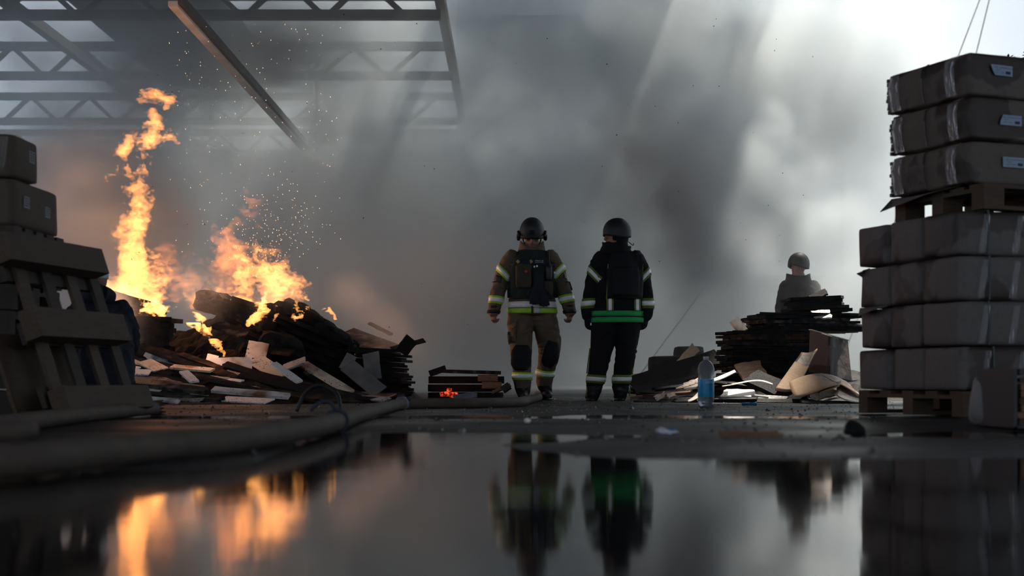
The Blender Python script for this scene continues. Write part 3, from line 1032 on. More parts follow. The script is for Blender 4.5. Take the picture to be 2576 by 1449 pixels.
R8 = random.Random(77)
for k, px in enumerate(sorted(R8.uniform(285, 640) for _ in range(26))):
    py = R8.uniform(912, 1000)
    d_ = 13.5 - (py - 900) / 100 * 1.15
    ln, sl = R8.uniform(45, 130), R8.uniform(.06, .26)
    board('scorched_lath', P(px, py, d_), P(px + ln, py + ln * sl, d_ - .12), R8.uniform(.03, .085), R8.uniform(.012, .022), R8.choice(['panel_white', 'panel_cream', 'panel_sooty', 'panel_white', 'char_brown']), R8,
          (R8.uniform(-.25, .25), -.5, 1), .006, .012, label=NTH(k, 26) + ' of the thin scorched laths among the fallen pale boards', cat='board', group='thin laths before the burning pile')
# little glowing stack of beams left of the first firefighter
k = 0
LBm = ['charred beam end in the low smouldering stack beside the tan firefighter']
for r_, (yb, n_) in enumerate(((1001, 3), (982, 3), (962, 3))):
    for q_ in range(n_):
        d0 = 14.2 + q_ * .22
        a_, b_ = P(1084 + R5.uniform(-4, 4), yb, d0), P((1262, 1256, 1262)[r_] + R5.uniform(-6, 4), yb, d0)
        a_.z = b_.z = .055 + r_ * .082
        lab = '%s charred beam of the %s course in the low smouldering stack' % (['front', 'middle', 'rear'][q_], ['bottom', 'second', 'third'][r_])
        board('charred_beam', a_, b_, .19, .072, 'char', R5, (0, 0, 1), .01, .02, label=lab, cat='beam', group='low smouldering stack')
for (ax, bx, yb, lab) in ((1203, 1252, 951, 'upper unburnt brown block at the end of the smouldering stack'), (1212, 1262, 969, 'lower unburnt brown block at the end of the smouldering stack')):
    a_, b_ = P(ax, yb, 14.03), P(bx, yb, 14.03)
    board('wood_block', a_, b_, .12, .066, 'raw_wood', R5, (0, 0, 1), .002, .003, label=lab, cat='wood block', group='low smouldering stack')
a_, b_ = P(1120, 934, 14.2), P(1256, 938, 14.2)
board('charred_slab', a_, b_, .5, .035, 'char_ashy', R5, (0, 0, 1), .02, .02, label='ashy slab lying on top of the smouldering stack', cat='board', group='low smouldering stack')
board('charred_slab', P(1082, 940, 14.1), P(1122, 926, 14.1), .14, .06, 'char', R5, (.2, 0, 1), .01, .02, label='black curled slab at the left end of the smouldering stack', cat='board', group='low smouldering stack')
board('wood_block', P(1238, 988, 13.7), P(1284, 968, 13.7), .03, .03, 'raw_wood', R5, (0, -1, .4), .002, .004, label='short brown stick leaning on the smouldering stack', cat='wood block')
board('wood_block', P(1264, 982, 13.6), P(1282, 970, 13.6), .06, .06, 'pallet_wood_dark', R5, (0, -1, .4), .002, .003, label='dark wood cube tipped beside the tan firefighter', cat='wood block')
board('wood_block', P(1140, 1002, 13.3), P(1200, 992, 13.3), .06, .018, 'hose_metal', R5, (0, -1, .6), .002, .006, label='grey metal scrap in front of the smouldering stack', cat='scrap')
te = NT('ember_glow')
fe = te.ramp(te.noise(te.coord(), 38, 3), [(0.45, (.02, .002, .001)), (0.62, (1.0, .08, .02))])
te.set(Base_Color=(.02, .015, .012), Roughness=.9)
te.l(fe, te.b.inputs['Emission Color'])
te.b.inputs['Emission Strength'].default_value = 1.3
for k, (px, py, s) in enumerate(((1118, 991, .05), (1140, 993, .055), (1130, 981, .035))):
    chunk('ember', P(px, py, 13.95), (s, s * .8, s * .55), rotzyx(k * 40, 0, 0), 'ember_glow', '%s of the red embers under the smouldering stack' % ['leftmost', 'rightmost', 'uppermost'][k], 20.0 + k, 'red embers')
fl_ = bpy.data.lights.new('ember_light', 'POINT')
fl_.energy = .5
fl_.color = (1, .12, .03)
fl_.shadow_soft_size = .05
fo_ = bpy.data.objects.new('ember_light', fl_)
COL.objects.link(fo_)
fo_.location = P(1128, 985, 13.86)

# ---- burnt stack on the right
stack(23, P(1930, 1000, 15.2), .98, .7, .0312, rotzyx(6, 0, 0), R5, ['char', 'char', 'char_brown'], 'charred board in the tall burnt stack left of the cartons', 'tall burnt stack', .045, .06, .03)
stack(7, P(2016, 833, 15.3), 1.06, .75, .028, rotzyx(5, 0, 0), R5, ['char', 'char_ashy', 'char'], 'charred board in the upper layers of the burnt stack', 'upper layers of the burnt stack', .06, .09, .05)
stack(7, P(2045, 802, 15.6), .60, .5, .036, rotzyx(0, -3, 0), R5, ['char'], 'black board in the little stack crowning the burnt pile', 'black crown of the burnt pile', .04, .07, .04, -.15)
RB = [
    ('tilted cream board at the left end of the burnt stack', 'panel_cream', 1845, 803, 15.0, 1872, 836, 15.0, .13, .03, (.5, -.9, .5)),
    ('cream scorched tile on top of the burnt stack', 'panel_cream', 2046, 793, 15.0, 2088, 790, 15.0, .15, .02, (0, -.7, 1)),
    ('black sheet rising above the crown of the burnt pile', 'char', 2040, 752, 15.5, 2080, 733, 15.5, .12, .02, (-.2, -.6, 1)),
    ('dark orange-brown sheet leaning against the burnt stack', 'raw_wood', 1862, 945, 14.5, 1925, 935, 14.6, .30, .018, (.25, -.8, .7)),
    ('black board sloping down behind the paper strip', 'char', 1890, 948, 13.7, 2018, 1006, 13.2, .22, .05, (-.2, -.6, 1)),
    ('bright sunlit white panel strewn with soot flakes', 'panel_white', 1818, 990, 13.1, 1894, 992, 13.0, .22, .025, (0, -.32, 1)),
    ('black board under the bright sunlit panel', 'char', 1800, 1004, 13.0, 1905, 1004, 12.9, .26, .03, (0, -.1, 1)),
    ('grey wet board beside the sunlit panel', 'panel_sooty', 1895, 999, 13.0, 1980, 1004, 12.9, .20, .02, (0, -.15, 1)),
    ('narrow cream fragment at the foot of the curled cardboard', 'panel_cream', 2046, 1000, 12.7, 2098, 983, 12.9, .10, .02, (.2, -.7, 1)),
    ('long flat edge strip at the foot of the right-hand pile', 'char_ashy', 2020, 1013, 12.6, 2176, 1016, 12.6, .12, .02, (0, -.2, 1)),
    ('tan shred on the ground beside the black-clad firefighter', 'panel_cream', 1650, 1003, 13.2, 1672, 992, 13.2, .06, .01, (0, -.8, .8)),
    ('small tan shred left of the water bottle', 'panel_cream', 1680, 997, 13.2, 1700, 990, 13.2, .05, .01, (0, -.8, .8)),
    ('long dark brown sheet sloping up towards the burnt stack', 'char', 1590, 972, 15.3, 1815, 900, 15.6, .34, .02, (-.1, -.7, 1)),
    ('dark sheet lying low right of the black-clad firefighter', 'char', 1600, 992, 14.4, 1800, 955, 14.6, .30, .03, (-.1, -.5, 1)),
    ('thin brown lath on the dark sheet by the bottle', 'raw_wood', 1585, 1000, 13.6, 1740, 985, 13.5, .03, .015, (0, -.5, 1)),
    ('dull brown cardboard sheet beyond the black-clad firefighter', 'cardboard_burnt', 1582, 966, 17.2, 1672, 960, 17.2, .40, .012, (0, -.6, .9)),
    ('brown board leaning on the hazy dark block', 'cardboard_burnt', 1712, 916, 16.9, 1750, 874, 17.1, .12, .02, (.3, -1, .3)),
    ('charred board lying by the boots of the black-clad firefighter', 'char', 1600, 1008, 13.3, 1690, 1012, 13.1, .10, .015, (0, -.2, 1)),
    ('torn white board end left of the bottle', 'paper_and_lit_edge', 1722, 975, 13.3, 1756, 962, 13.3, .10, .012, (-.2, -.8, .8)),
]
for lab, mt, ax, ay, ad, bx, by, bd, w_, th, up in RB:
    nm = 'cardboard_sheet' if mt.startswith('cardboard') else 'charred_plank' if mt.startswith('char') else 'scorched_board'
    board(nm, P(ax, ay, ad), P(bx, by, bd), w_, th, mt, R5, up, .008, .015, label=lab, cat='board', group='boards of the right-hand pile')
for k, (ax, ay, ad, bx, by, bd) in enumerate(sorted(((1650, 980, 14.0, 1790, 962, 14.2), (1620, 1003, 13.4, 1760, 1003, 13.2), (1700, 1008, 13.0, 1830, 1009, 12.9), (1730, 955, 14.6, 1850, 968, 14.2), (1900, 1010, 12.8, 2040, 1012, 12.7),
                               (1980, 975, 13.8, 2060, 1000, 13.3), (1840, 965, 14.2, 1960, 985, 13.6), (1590, 985, 14.6, 1700, 992, 14.0)))):
    board('charred_batten', P(ax, ay, ad), P(bx, by, bd), R5.uniform(.05, .12), .025, R5.choice(['char', 'char_brown']), R5, (R5.uniform(-.2, .2), -.4, 1), .01, .03,
          label=NTH(k, 8) + ' of the loose black battens low in the right-hand pile', cat='board', group='black battens of the right-hand pile')


def sheet(name, rows, mat, label, cat='cardboard', thick=.006, group=None):
    """Bent sheet through a grid of points."""
    nr, nc = len(rows), len(rows[0])
    vs_ = [tuple(p) for r in rows for p in r]
    fs_ = [(j * nc + i, j * nc + i + 1, (j + 1) * nc + i + 1, (j + 1) * nc + i) for j in range(nr - 1) for i in range(nc - 1)]
    me_ = bpy.data.meshes.new(name)
    me_.from_pydata(vs_, [], fs_)
    o_ = link(name, me_, mat, smooth=True)
    s_ = o_.modifiers.new('round', 'SUBSURF')
    s_.levels = s_.render_levels = 2
    s_.boundary_smooth = 'PRESERVE_CORNERS'
    t_ = o_.modifiers.new('thickness', 'SOLIDIFY')
    t_.thickness = thick
    tag(o_, label, cat, group)
    return o_


# grey-brown carton standing behind, its upper edge, painted as sunlit, falling to the right
bx_ = empty('collapsed_carton', P(2085, 975, 14.3))
tag(bx_, 'collapsed brown carton standing against the burnt stack', 'carton')
inv = Matrix.Translation(-bx_.location)
def lp_(pts):
    return [tuple(Vector(p) - bx_.location) for p in pts]
f1 = lp_([P(2034, 935, 14.1), P(2088, 945, 13.9), P(2090, 846, 13.9), P(2037, 830, 14.1)])
f2 = lp_([P(2089, 945, 13.9), P(2143, 958, 14.1), P(2133, 857, 14.2), P(2090, 846, 13.9)])
for f_ in (f1, f2):
    q_ = MB().add(f_, [(0, 1, 2, 3)]).build('side_panel', 'cardboard_grey', bx_)
    q_.modifiers.new('thickness', 'SOLIDIFY').thickness = .03
q_ = MB().beam(lp_([P(2037, 829, 14.0)])[0], lp_([P(2133, 856, 14.1)])[0], .05, .008).build('sunlit_edge_strip', 'paper_and_lit_edge', bx_)  # bright strip paints the sunlight along the carton's top
# broad scorched board leaning down to the left
sheet('scorched_board', [[P(1950 + 66 * t_ - 0, 978 - 92 * t_, 13.3 + .5 * t_), P(1978 + 62 * t_, 984 - 96 * t_ + 6 * math.sin(3 * t_), 13.25 + .5 * t_), P(2004 + 52 * t_, 980 - 104 * t_, 13.3 + .5 * t_)] for t_ in (0, .25, .5, .75, 1)],
      'cardboard_burnt', 'broad scorched board leaning down to the left below the collapsed carton', 'board', .02)
# curled cardboard at the foot of the pile
sheet('curled_cardboard', [[P(1985, 962, 13.2), P(2020, 946, 13.25), P(2062, 938, 13.3), P(2100, 948, 13.3)],
                           [P(1990, 985, 12.9), P(2030, 968, 12.9), P(2072, 955, 12.9), P(2112, 962, 13.0)],
                           [P(2000, 999, 12.7), P(2044, 992, 12.65), P(2080, 974, 12.6), P(2116, 968, 12.8)]], 'cardboard_burnt', 'curled tan cardboard bulging at the foot of the right-hand pile')
sheet('curled_cardboard', [[P(2062, 940, 13.4), P(2100, 944, 13.4), P(2135, 965, 13.3)], [P(2072, 948, 13.1), P(2108, 958, 13.0), P(2150, 985, 12.9)], [P(2100, 962, 12.9), P(2130, 975, 12.8), P(2178, 1008, 12.6)]],
      'cardboard_burnt', 'tan cardboard ridge folded over behind the curled piece')
sheet('cardboard_sheet', [[P(2106, 966, 13.1), P(2132, 972, 13.1), P(2160, 990, 13.0)], [P(2104, 985, 12.8), P(2136, 996, 12.75), P(2178, 1004, 12.7)], [P(2098, 992, 12.6), P(2132, 1013, 12.5), P(2178, 1014, 12.5)]],
      'panel_cream', 'cream speckled cardboard sheet lying against the tall stack')
sheet('cardboard_sheet', [[P(2066, 975, 12.9), P(2090, 965, 12.9), P(2116, 960, 12.9)], [P(2058, 990, 12.7), P(2082, 984, 12.65), P(2112, 972, 12.7)]],
      'cardboard_burnt', 'small torn cardboard piece on the curled cardboard')
# sunlit curled paper strips
sheet('paper_strip', [[P(1816, 971, 13.0), P(1850, 965, 13.05), P(1896, 955, 13.1), P(1922, 957, 13.1), P(1944, 966, 13.0)], [P(1818, 973, 12.9), P(1850, 968, 12.95), P(1896, 958, 13.0), P(1920, 960, 13.0), P(1943, 968, 12.9)]],
      'paper_and_lit_edge', 'thin white strip arching over the litter right of the bottle', 'paper', .004)
sheet('paper_strip', [[P(1790, 955, 13.2), P(1815, 945, 13.2), P(1848, 931, 13.2)], [P(1788, 962, 13.0), P(1818, 955, 13.0), P(1852, 936, 13.0)]],
      'paper_and_lit_edge', 'bright curled paper rising just right of the bottle', 'paper', .004)
sheet('paper_strip', [[P(1730, 1008, 12.9), P(1745, 1000, 12.95), P(1758, 985, 13.0)], [P(1732, 1012, 12.8), P(1752, 1006, 12.8), P(1766, 990, 12.9)]],
      'paper_and_lit_edge', 'tan curl of paper just left of the bottle foot', 'paper', .004)
sheet('paper_strip', [[P(1700, 977, 13.3), P(1730, 966, 13.3), P(1758, 950, 13.3)], [P(1702, 981, 13.2), P(1732, 973, 13.2), P(1760, 962, 13.2)]],
      'panel_cream', 'torn tan paper tongue left of the bottle', 'paper', .004)
# hazy dark block further back
hb = link('dark_bale', soft_box((.55, .5, .52), R5, .02, .03, None, .02), 'char')
hb.location = (X(1692, 18.2), 18.3, .0)
tag(hb, 'dark hazy bale behind the black-clad firefighter', 'bale')
hb = link('dark_bale', soft_box((.36, .4, .66), R5, .02, .03, None, .02), 'char')
hb.location = (X(1735, 18.8), 18.9, .0)
tag(hb, 'taller dark hazy bale right of the low one', 'bale')
o = MB().beam(P(1576, 988, 23.0), P(1835, 640, 24.5), .014, .014).build('leaning_pole', 'steel_dark')
tag(o, 'thin pole leaning in the smoke right of the black-clad firefighter', 'pole')
# ---------------------------------------------------------------- people
def cloth(name, col, var=.25, rough=.85, wr=.5):
    t_ = NT(name)
    v_ = t_.coord()
    f_ = t_.noise(v_, 7, 4)
    t_.set(Base_Color=t_.ramp(f_, [(0.3, tuple(c * (1 - var) for c in col)), (0.7, tuple(c * (1 + var) for c in col))]), Roughness=rough, Specular_IOR_Level=.3)
    t_.bump(t_.mix(.5, t_.noise(t_.coord(scale=(1, 1, .45)), 16, 3, .5, .8), t_.noise(v_, 220, 2)), wr, .012)
    return t_.m


cloth('cloth_tan', (.118, .088, .060))
cloth('cloth_black', (.006, .0065, .009))
cloth('cloth_navy', (.018, .022, .034))
cloth('vest_green', (.018, .027, .026))
cloth('pouch_olive', (.055, .051, .036))
cloth('knee_black', (.005, .0055, .008), .2, .7, .3)
plain('skin', (.24, .12, .09), .55, .12, 20, .1, 90)
plain('helmet_black', (.010, .012, .016), .55, .2, 12, .15, 90)
plain('rubber_black', (.012, .012, .013), .5, .2, 20, .2, 60)
plain('reflective_silver', (.93, .95, 1.0), .35, .10, 40, .1, 90)
plain('trim_lime', (.36, .68, .05), .6, .15, 20, .1, 90)
plain('trim_lime_dim', (.13, .20, .045), .7, .15, 20, .1, 90)
plain('band_green', (.02, .34, .09), .6, .15, 14, .1, 90)
plain('badge_gold', (.45, .27, .06), .5, .2, 30, 0)
plain('cap_grey', (.62, .62, .64), .9, .15, 20, .4, 60)
plain('red_tag', (.45, .06, .02), .6, .2, 20, 0)
plain('eye_dark', (.02, .015, .012), .3, .1, 20, 0)


def ring_loft(m, rings, n=20):
    """rings: (centre, half-vector u, half-vector v); closed loft with caps."""
    vs_, fs_ = [], []
    for c, u, v_ in rings:
        c, u, v_ = Vector(c), Vector(u), Vector(v_)
        for k in range(n):
            a = 2 * PI * k / n
            vs_.append(c + u * math.cos(a) + v_ * math.sin(a))
    for i in range(len(rings) - 1):
        for k in range(n):
            fs_.append((i * n + k, i * n + (k + 1) % n, (i + 1) * n + (k + 1) % n, (i + 1) * n + k))
    fs_.append(tuple(reversed(range(n))))
    fs_.append(tuple((len(rings) - 1) * n + k for k in range(n)))
    m.add(vs_, fs_)


def limb(m, pts, n=16, flat=1.0):
    """Tapered tube through (x, y, z, r) joints with rounded ends; rings stay perpendicular to the limb."""
    P_ = [Vector(p[:3]) for p in pts]
    R_ = [p[3] for p in pts]
    rings = []
    N_s = 5
    cen, rad = [], []
    sp = spline(P_, N_s)
    for i in range(len(P_) - 1):
        for k in range(N_s):
            rad.append(R_[i] + (R_[i + 1] - R_[i]) * k / N_s)
    rad.append(R_[-1])
    cen = sp
    # rounded ends
    d0 = (cen[0] - cen[1]).normalized()
    d1 = (cen[-1] - cen[-2]).normalized()
    cen = [cen[0] + d0 * rad[0] * .85, cen[0] + d0 * rad[0] * .55] + cen + [cen[-1] + d1 * rad[-1] * .55, cen[-1] + d1 * rad[-1] * .85]
    rad = [rad[0] * .45, rad[0] * .82] + rad + [rad[-1] * .82, rad[-1] * .45]
    ref = Vector((1, 0, 0))
    for i, c in enumerate(cen):
        d = (cen[min(i + 1, len(cen) - 1)] - cen[max(i - 1, 0)]).normalized()
        r0 = ref if abs(d.dot(ref)) < .9 else Vector((0, 1, 0))
        u = (r0 - d * d.dot(r0)).normalized()
        v_ = d.cross(u)
        rings.append((c, u * rad[i], v_ * rad[i] * flat))
    ring_loft(m, rings, n)


def ell(m, c, r, rot=None, n=16):
    c = Vector(c)
    vs_, fs_ = [], []
    for i in range(1, n):
        th = PI * i / n
        for k in range(n):
            a = 2 * PI * k / n
            p = Vector((r[0] * math.sin(th) * math.cos(a), r[1] * math.sin(th) * math.sin(a), r[2] * math.cos(th)))
            if rot is not None:
                p = rot @ p
            vs_.append(c + p)
    for i in range(n - 2):
        for k in range(n):
            fs_.append((i * n + k, (i + 1) * n + k, (i + 1) * n + (k + 1) % n, i * n + (k + 1) % n))
    fs_.append(tuple(range(n)))
    fs_.append(tuple(reversed([(n - 2) * n + k for k in range(n)])))
    m.add(vs_, fs_)


def fuse(m, voxel, smooth_it=4, name='person'):
    """Melts overlapping closed shapes into one continuous skin."""
    me_ = m.mesh(name)
    tmp = bpy.data.objects.new('tmp_body', me_)
    COL.objects.link(tmp)
    r_ = tmp.modifiers.new('remesh', 'REMESH')
    r_.mode = 'VOXEL'
    r_.voxel_size = voxel
    s_ = tmp.modifiers.new('smooth', 'SMOOTH')
    s_.factor = .5
    s_.iterations = smooth_it
    dg = bpy.context.evaluated_depsgraph_get()
    out = bpy.data.meshes.new_from_object(tmp.evaluated_get(dg))
    bpy.data.objects.remove(tmp)
    bpy.data.meshes.remove(me_)
    return out


def wrinkle(me_, amp, zone=None, seed=0.0):
    """Cloth folds pushed into the fused surface."""
    nrm = [v_.normal.copy() for v_ in me_.vertices]
    for v_, n_ in zip(me_.vertices, nrm):
        p = v_.co
        a = amp if zone is None else amp * zone(p)
        if a <= 0:
            continue
        q = Vector((p.x * 7 + seed, p.y * 7, p.z * 17 + 2.5 * noise.noise(p * 5)))
        f = abs(noise.noise(q)) * 1.4 - .35 + .35 * noise.noise(p * 24)
        v_.co = p + n_ * (a * f)


def paint(me_, mats, pick):
    for m_ in mats:
        me_.materials.append(MATS[m_])
    for p in me_.polygons:
        p.material_index = mats.index(pick(p.center))
        p.use_smooth = True


def hand(m, w, d, palm_n, side, curl=1.0, s=1.0):
    """Relaxed, half-closed hand: palm, four fingers and a thumb. w wrist, d pointing direction, palm_n towards the palm's face, side +1/-1 thumb side along d x palm_n."""
    w, d, pn = Vector(w), Vector(d).normalized(), Vector(palm_n).normalized()
    t_ = d.cross(pn).normalized() * side
    ring_loft(m, [(w - d * .02 * s, t_ * .026 * s, pn * .020 * s), (w + d * .02 * s, t_ * .034 * s, pn * .019 * s), (w + d * .06 * s, t_ * .041 * s, pn * .018 * s), (w + d * .092 * s, t_ * .040 * s, pn * .015 * s), (w + d * .10 * s, t_ * .03 * s, pn * .008 * s)], 14)
    for k, (o_, ln) in enumerate(((.030, .92), (.010, 1.0), (-.010, .95), (-.029, .78))):
        a0 = w + d * .088 * s + t_ * o_ * s
        a1 = a0 + (d * math.cos(.7 * curl) + pn * math.sin(.7 * curl)) * .040 * ln * s
        a2 = a1 + (d * math.cos(1.75 * curl) + pn * math.sin(1.75 * curl)) * .027 * ln * s
        a3 = a2 + (d * math.cos(2.5 * curl) + pn * math.sin(2.5 * curl)) * .020 * ln * s
        limb(m, [(*a0, .0102 * s), (*a1, .0098 * s), (*a2, .0090 * s), (*a3, .0078 * s)], 8)
    b0 = w + d * .032 * s + t_ * .030 * s
    b1 = b0 + (d * .65 + t_ * .55 + pn * .45).normalized() * .036 * s
    b2 = b1 + (d * .85 + pn * .55).normalized() * .030 * s
    limb(m, [(*b0, .0125 * s), (*b1, .0108 * s), (*b2, .0088 * s)], 8)


def bvh_of(me_):
    return BVHTree.FromPolygons([v_.co.copy() for v_ in me_.vertices], [tuple(p.vertices) for p in me_.polygons])


def band(bvh, c, axis, w, off, name, mat, parent, n=40, tilt=(0, 0, 0), arc=None, ref=(1, 0, 0), maxr=.40, rows=3, clamp=None):
    """Strip of fabric that follows the body all round a limb."""
    c, ax = Vector(c), (Vector(axis) + Vector(tilt)).normalized()
    r0 = Vector(ref)
    u = (r0 - ax * ax.dot(r0)).normalized()
    v_ = ax.cross(u)
    m = MB()
    vs_, fs_ = [], []
    a0, a1 = arc if arc else (0, 2 * PI)
    closed = arc is None
    for j in range(rows):
        cc = c + ax * (w * (j / (rows - 1) - .5))
        for k in range(n):
            a = a0 + (a1 - a0) * k / (n if closed else n - 1)
            dd = u * math.cos(a) + v_ * math.sin(a)
            hit = bvh.ray_cast(cc, dd, maxr)
            r_ = (hit[0] - cc).length if hit[0] is not None else .06
            if clamp:
                r_ = min(r_, 1 / math.sqrt((dd.x / clamp[0]) ** 2 + (dd.y / clamp[1]) ** 2 + 1e-9))
            vs_.append((cc, dd, r_))
    # even out single misses
    rr = [x[2] for x in vs_]
    for j in range(rows):
        for k in range(n):
            nb = sorted(rr[j * n + (k + q) % n] for q in (-2, -1, 0, 1, 2))
            vs_[j * n + k] = (vs_[j * n + k][0], vs_[j * n + k][1], max(nb[2], min(rr[j * n + k], nb[3] + .006)))
    out = [c_ + d_ * (r_ + off) for c_, d_, r_ in vs_]
    for j in range(rows - 1):
        for k in range(n if closed else n - 1):
            k2 = (k + 1) % n
            fs_.append((j * n + k, j * n + k2, (j + 1) * n + k2, (j + 1) * n + k))
    m.add(out, fs_)
    o_ = m.build(name, mat, parent, True)
    s_ = o_.modifiers.new('thickness', 'SOLIDIFY')
    s_.thickness = .005
    s_.offset = 0
    return o_


def patch(bvh, poly, fdir, off, thick, name, mat, parent, step=.02, y_from=1.0, smooth=True, maxd=2.0):
    """Padded piece laid on the body: poly in (x, z), projected along fdir (y sign)."""
    xs_ = [p[0] for p in poly]
    zs_ = [p[1] for p in poly]
    x0, x1, z0, z1 = min(xs_), max(xs_), min(zs_), max(zs_)
    nx = max(2, int((x1 - x0) / step) + 1)
    nz = max(2, int((z1 - z0) / step) + 1)
    # stretch a grid inside the outline row by row
    def span(z):
        hits = []
        for (ax, az), (bx, bz) in zip(poly, poly[1:] + poly[:1]):
            if (az - z) * (bz - z) <= 0 and abs(az - bz) > 1e-9:
                hits.append(ax + (bx - ax) * (z - az) / (bz - az))
        return (min(hits), max(hits)) if hits else None
    vs_, fs_ = [], []
    last = None
    for j in range(nz):
        z = z0 + 1e-4 + (z1 - z0 - 2e-4) * j / (nz - 1)
        sp = span(z)
        row = []
        for i in range(nx):
            x_ = sp[0] + (sp[1] - sp[0]) * i / (nx - 1)
            hit = bvh.ray_cast(Vector((x_, -fdir * y_from, z)), Vector((0, fdir, 0)), maxd)
            y_ = hit[0].y if hit[0] is not None else None
            row.append([x_, y_, z])
        good = [r[1] for r in row if r[1] is not None]
        fb = good[len(good) // 2] if good else (last if last is not None else 0)
        for r in row:
            if r[1] is None:
                r[1] = fb
        last = fb
        vs_ += [(r[0], r[1] - fdir * off, r[2]) for r in row]
    for j in range(nz - 1):
        for i in range(nx - 1):
            fs_.append((j * nx + i, j * nx + i + 1, (j + 1) * nx + i + 1, (j + 1) * nx + i))
    o_ = MB().add(vs_, fs_).build(name, mat, parent, smooth)
    s_ = o_.modifiers.new('thickness', 'SOLIDIFY')
    s_.thickness = thick
    s_.offset = 0
    return o_


def helmet(parent, c, rot, mat, s=1.0, rails=True):
    """Ballistic-style helmet: shell cut high over the ears' front, low at the nape; side rails and ear covers."""
    nth, nph = 14, 36
    vs_, fs_ = [], []
    for i in range(nth + 1):
        for k in range(nph):
            a = 2 * PI * k / nph                     # 0 = right, PI/2 = back (+y), -PI/2 = front
            fwd = -math.sin(a)
            side = abs(math.cos(a))
            tmax = 1.74 + .12 * side - .10 * max(0, fwd) + .22 * max(0, -fwd) + .26 * max(0, side - .6) * (1 - .6 * max(0, fwd))
            th = tmax * i / nth
            r_ = (.126, .146, .150)
            p = Vector((r_[0] * math.sin(th) ** .9 * math.cos(a), r_[1] * math.sin(th) ** .9 * math.sin(a), r_[2] * math.cos(th)))
            if i == nth:
                p.x *= 1.03
                p.y *= 1.03
            vs_.append(p * s)
    for i in range(nth):
        for k in range(nph):
            fs_.append((i * nph + k, (i + 1) * nph + k, (i + 1) * nph + (k + 1) % nph, i * nph + (k + 1) % nph))
    o_ = MB().add(vs_, fs_).build('helmet', mat, parent, True)
    o_.modifiers.new('thickness', 'SOLIDIFY').thickness = .012
    o_.location = c
    o_.rotation_euler = rot.to_euler()
    if rails:
        for sx in (-1, 1):
            m = MB()
            limb(m, [(sx * .128, -.085, -.005, .010), (sx * .138, -.02, .008, .014), (sx * .135, .06, -.012, .011)], 8)
            limb(m, [(sx * .133, -.03, -.02, .022), (sx * .136, -.015, -.07, .018)], 8, .6)
            m.build('side_rail', 'rubber_black', o_, True)
        MB().box((0, -.139, .055), (.05, .012, .04)).build('front_mount', 'rubber_black', o_)
    return o_


def strap_line(parent, pts, r, name, mat):
    m = MB()
    m.tube(spline(pts, 5), r, 6)
    return m.build(name, mat, parent, True)


# ================= firefighter in tan, walking towards the camera
B = MB()
body_rings = [  # z, x, half width, half depth, y
    (.862, .005, .246, .168, .0), (.875, .005, .250, .172, .0), (.94, .004, .246, .170, .0), (1.04, 0, .236, .160, .0), (1.16, 0, .234, .158, .0),
    (1.28, -.003, .242, .160, .0), (1.38, -.008, .246, .150, .005), (1.445, -.008, .225, .125, .01), (1.495, -.006, .155, .105, .012), (1.54, -.002, .092, .088, .0), (1.60, 0, .078, .082, -.01)]
ring_loft(B, [((x_, y_, z), (hw, 0, 0), (0, hd, 0)) for z, x_, hw, hd, y_ in body_rings], 28)
# arms (viewer's left, right)
limb(B, [(-.19, .01, 1.435, .098), (-.262, .01, 1.33, .090), (-.318, .0, 1.17, .078), (-.352, -.02, 1.05, .074), (-.378, -.035, .94, .066), (-.388, -.04, .895, .060)])
limb(B, [(.18, .01, 1.435, .098), (.245, .01, 1.33, .088), (.300, .0, 1.17, .075), (.345, -.015, 1.05, .073), (.372, -.03, .94, .066), (.382, -.035, .895, .060)])
hand(B, (-.386, -.04, .905), (-.02, -.08, -1), (.75, .65, 0), -1, 1.22)
hand(B, (.380, -.035, .905), (.0, -.08, -1), (-.75, .65, 0), 1, 1.22)
# legs
limb(B, [(-.105, .0, .86, .135), (-.115, -.02, .72, .132), (-.112, -.06, .56, .112), (-.108, -.08, .42, .104), (-.103, -.09, .30, .096), (-.098, -.09, .19, .093), (-.090, -.085, .11, .080)], 18)
limb(B, [(.115, .0, .86, .135), (.150, .04, .72, .130), (.178, .07, .56, .118), (.172, .08, .44, .108), (.148, .14, .32, .092), (.130, .19, .19, .082), (.148, .20, .12, .070)], 18)
# boots
limb(B, [(-.088, -.08, .14, .066), (-.088, -.08, .06, .060), (-.090, -.14, .05, .052), (-.095, -.22, .045, .046)], 14)
limb(B, [(.150, .205, .15, .062), (.155, .20, .06, .058), (.160, .14, .05, .052), (.165, .07, .045, .046)], 14)
# head bowed forward
RH = Matrix.Rotation(math.radians(28), 3, 'X')
HC = Vector((.0, -.035, 1.685))
def hp(x_, y_, z_):
    return HC + RH @ Vector((x_, y_, z_))
ell(B, HC, (.083, .100, .112), RH)
ell(B, hp(0, -.028, -.060), (.066, .074, .066), RH)
ell(B, hp(0, -.082, -.098), (.030, .022, .020), RH, 10)
limb(B, [(*hp(0, -.098, .0), .010), (*hp(0, -.112, -.028), .014), (*hp(0, -.114, -.040), .016)], 8)
for s in (-1, 1):
    limb(B, [(*hp(s * .012, -.100, .012), .010), (*hp(s * .050, -.085, .014), .012)], 8)
    ell(B, hp(s * .045, -.076, -.030), (.024, .018, .022), RH, 10)
    ell(B, hp(s * .086, .0, -.022), (.010, .022, .034), RH, 10)
limb(B, [(*hp(-.022, -.098, -.068), .009), (*hp(0, -.104, -.066), .010), (*hp(.022, -.098, -.068), .009)], 8)
me = fuse(B, .0075, 3)
wrinkle(me, .013, lambda p: 0 if p.z > 1.53 or p.z < .10 or (p.z < .895 and abs(p.x) > .30) else (1.0 if p.z < .86 else .8), 3.0)
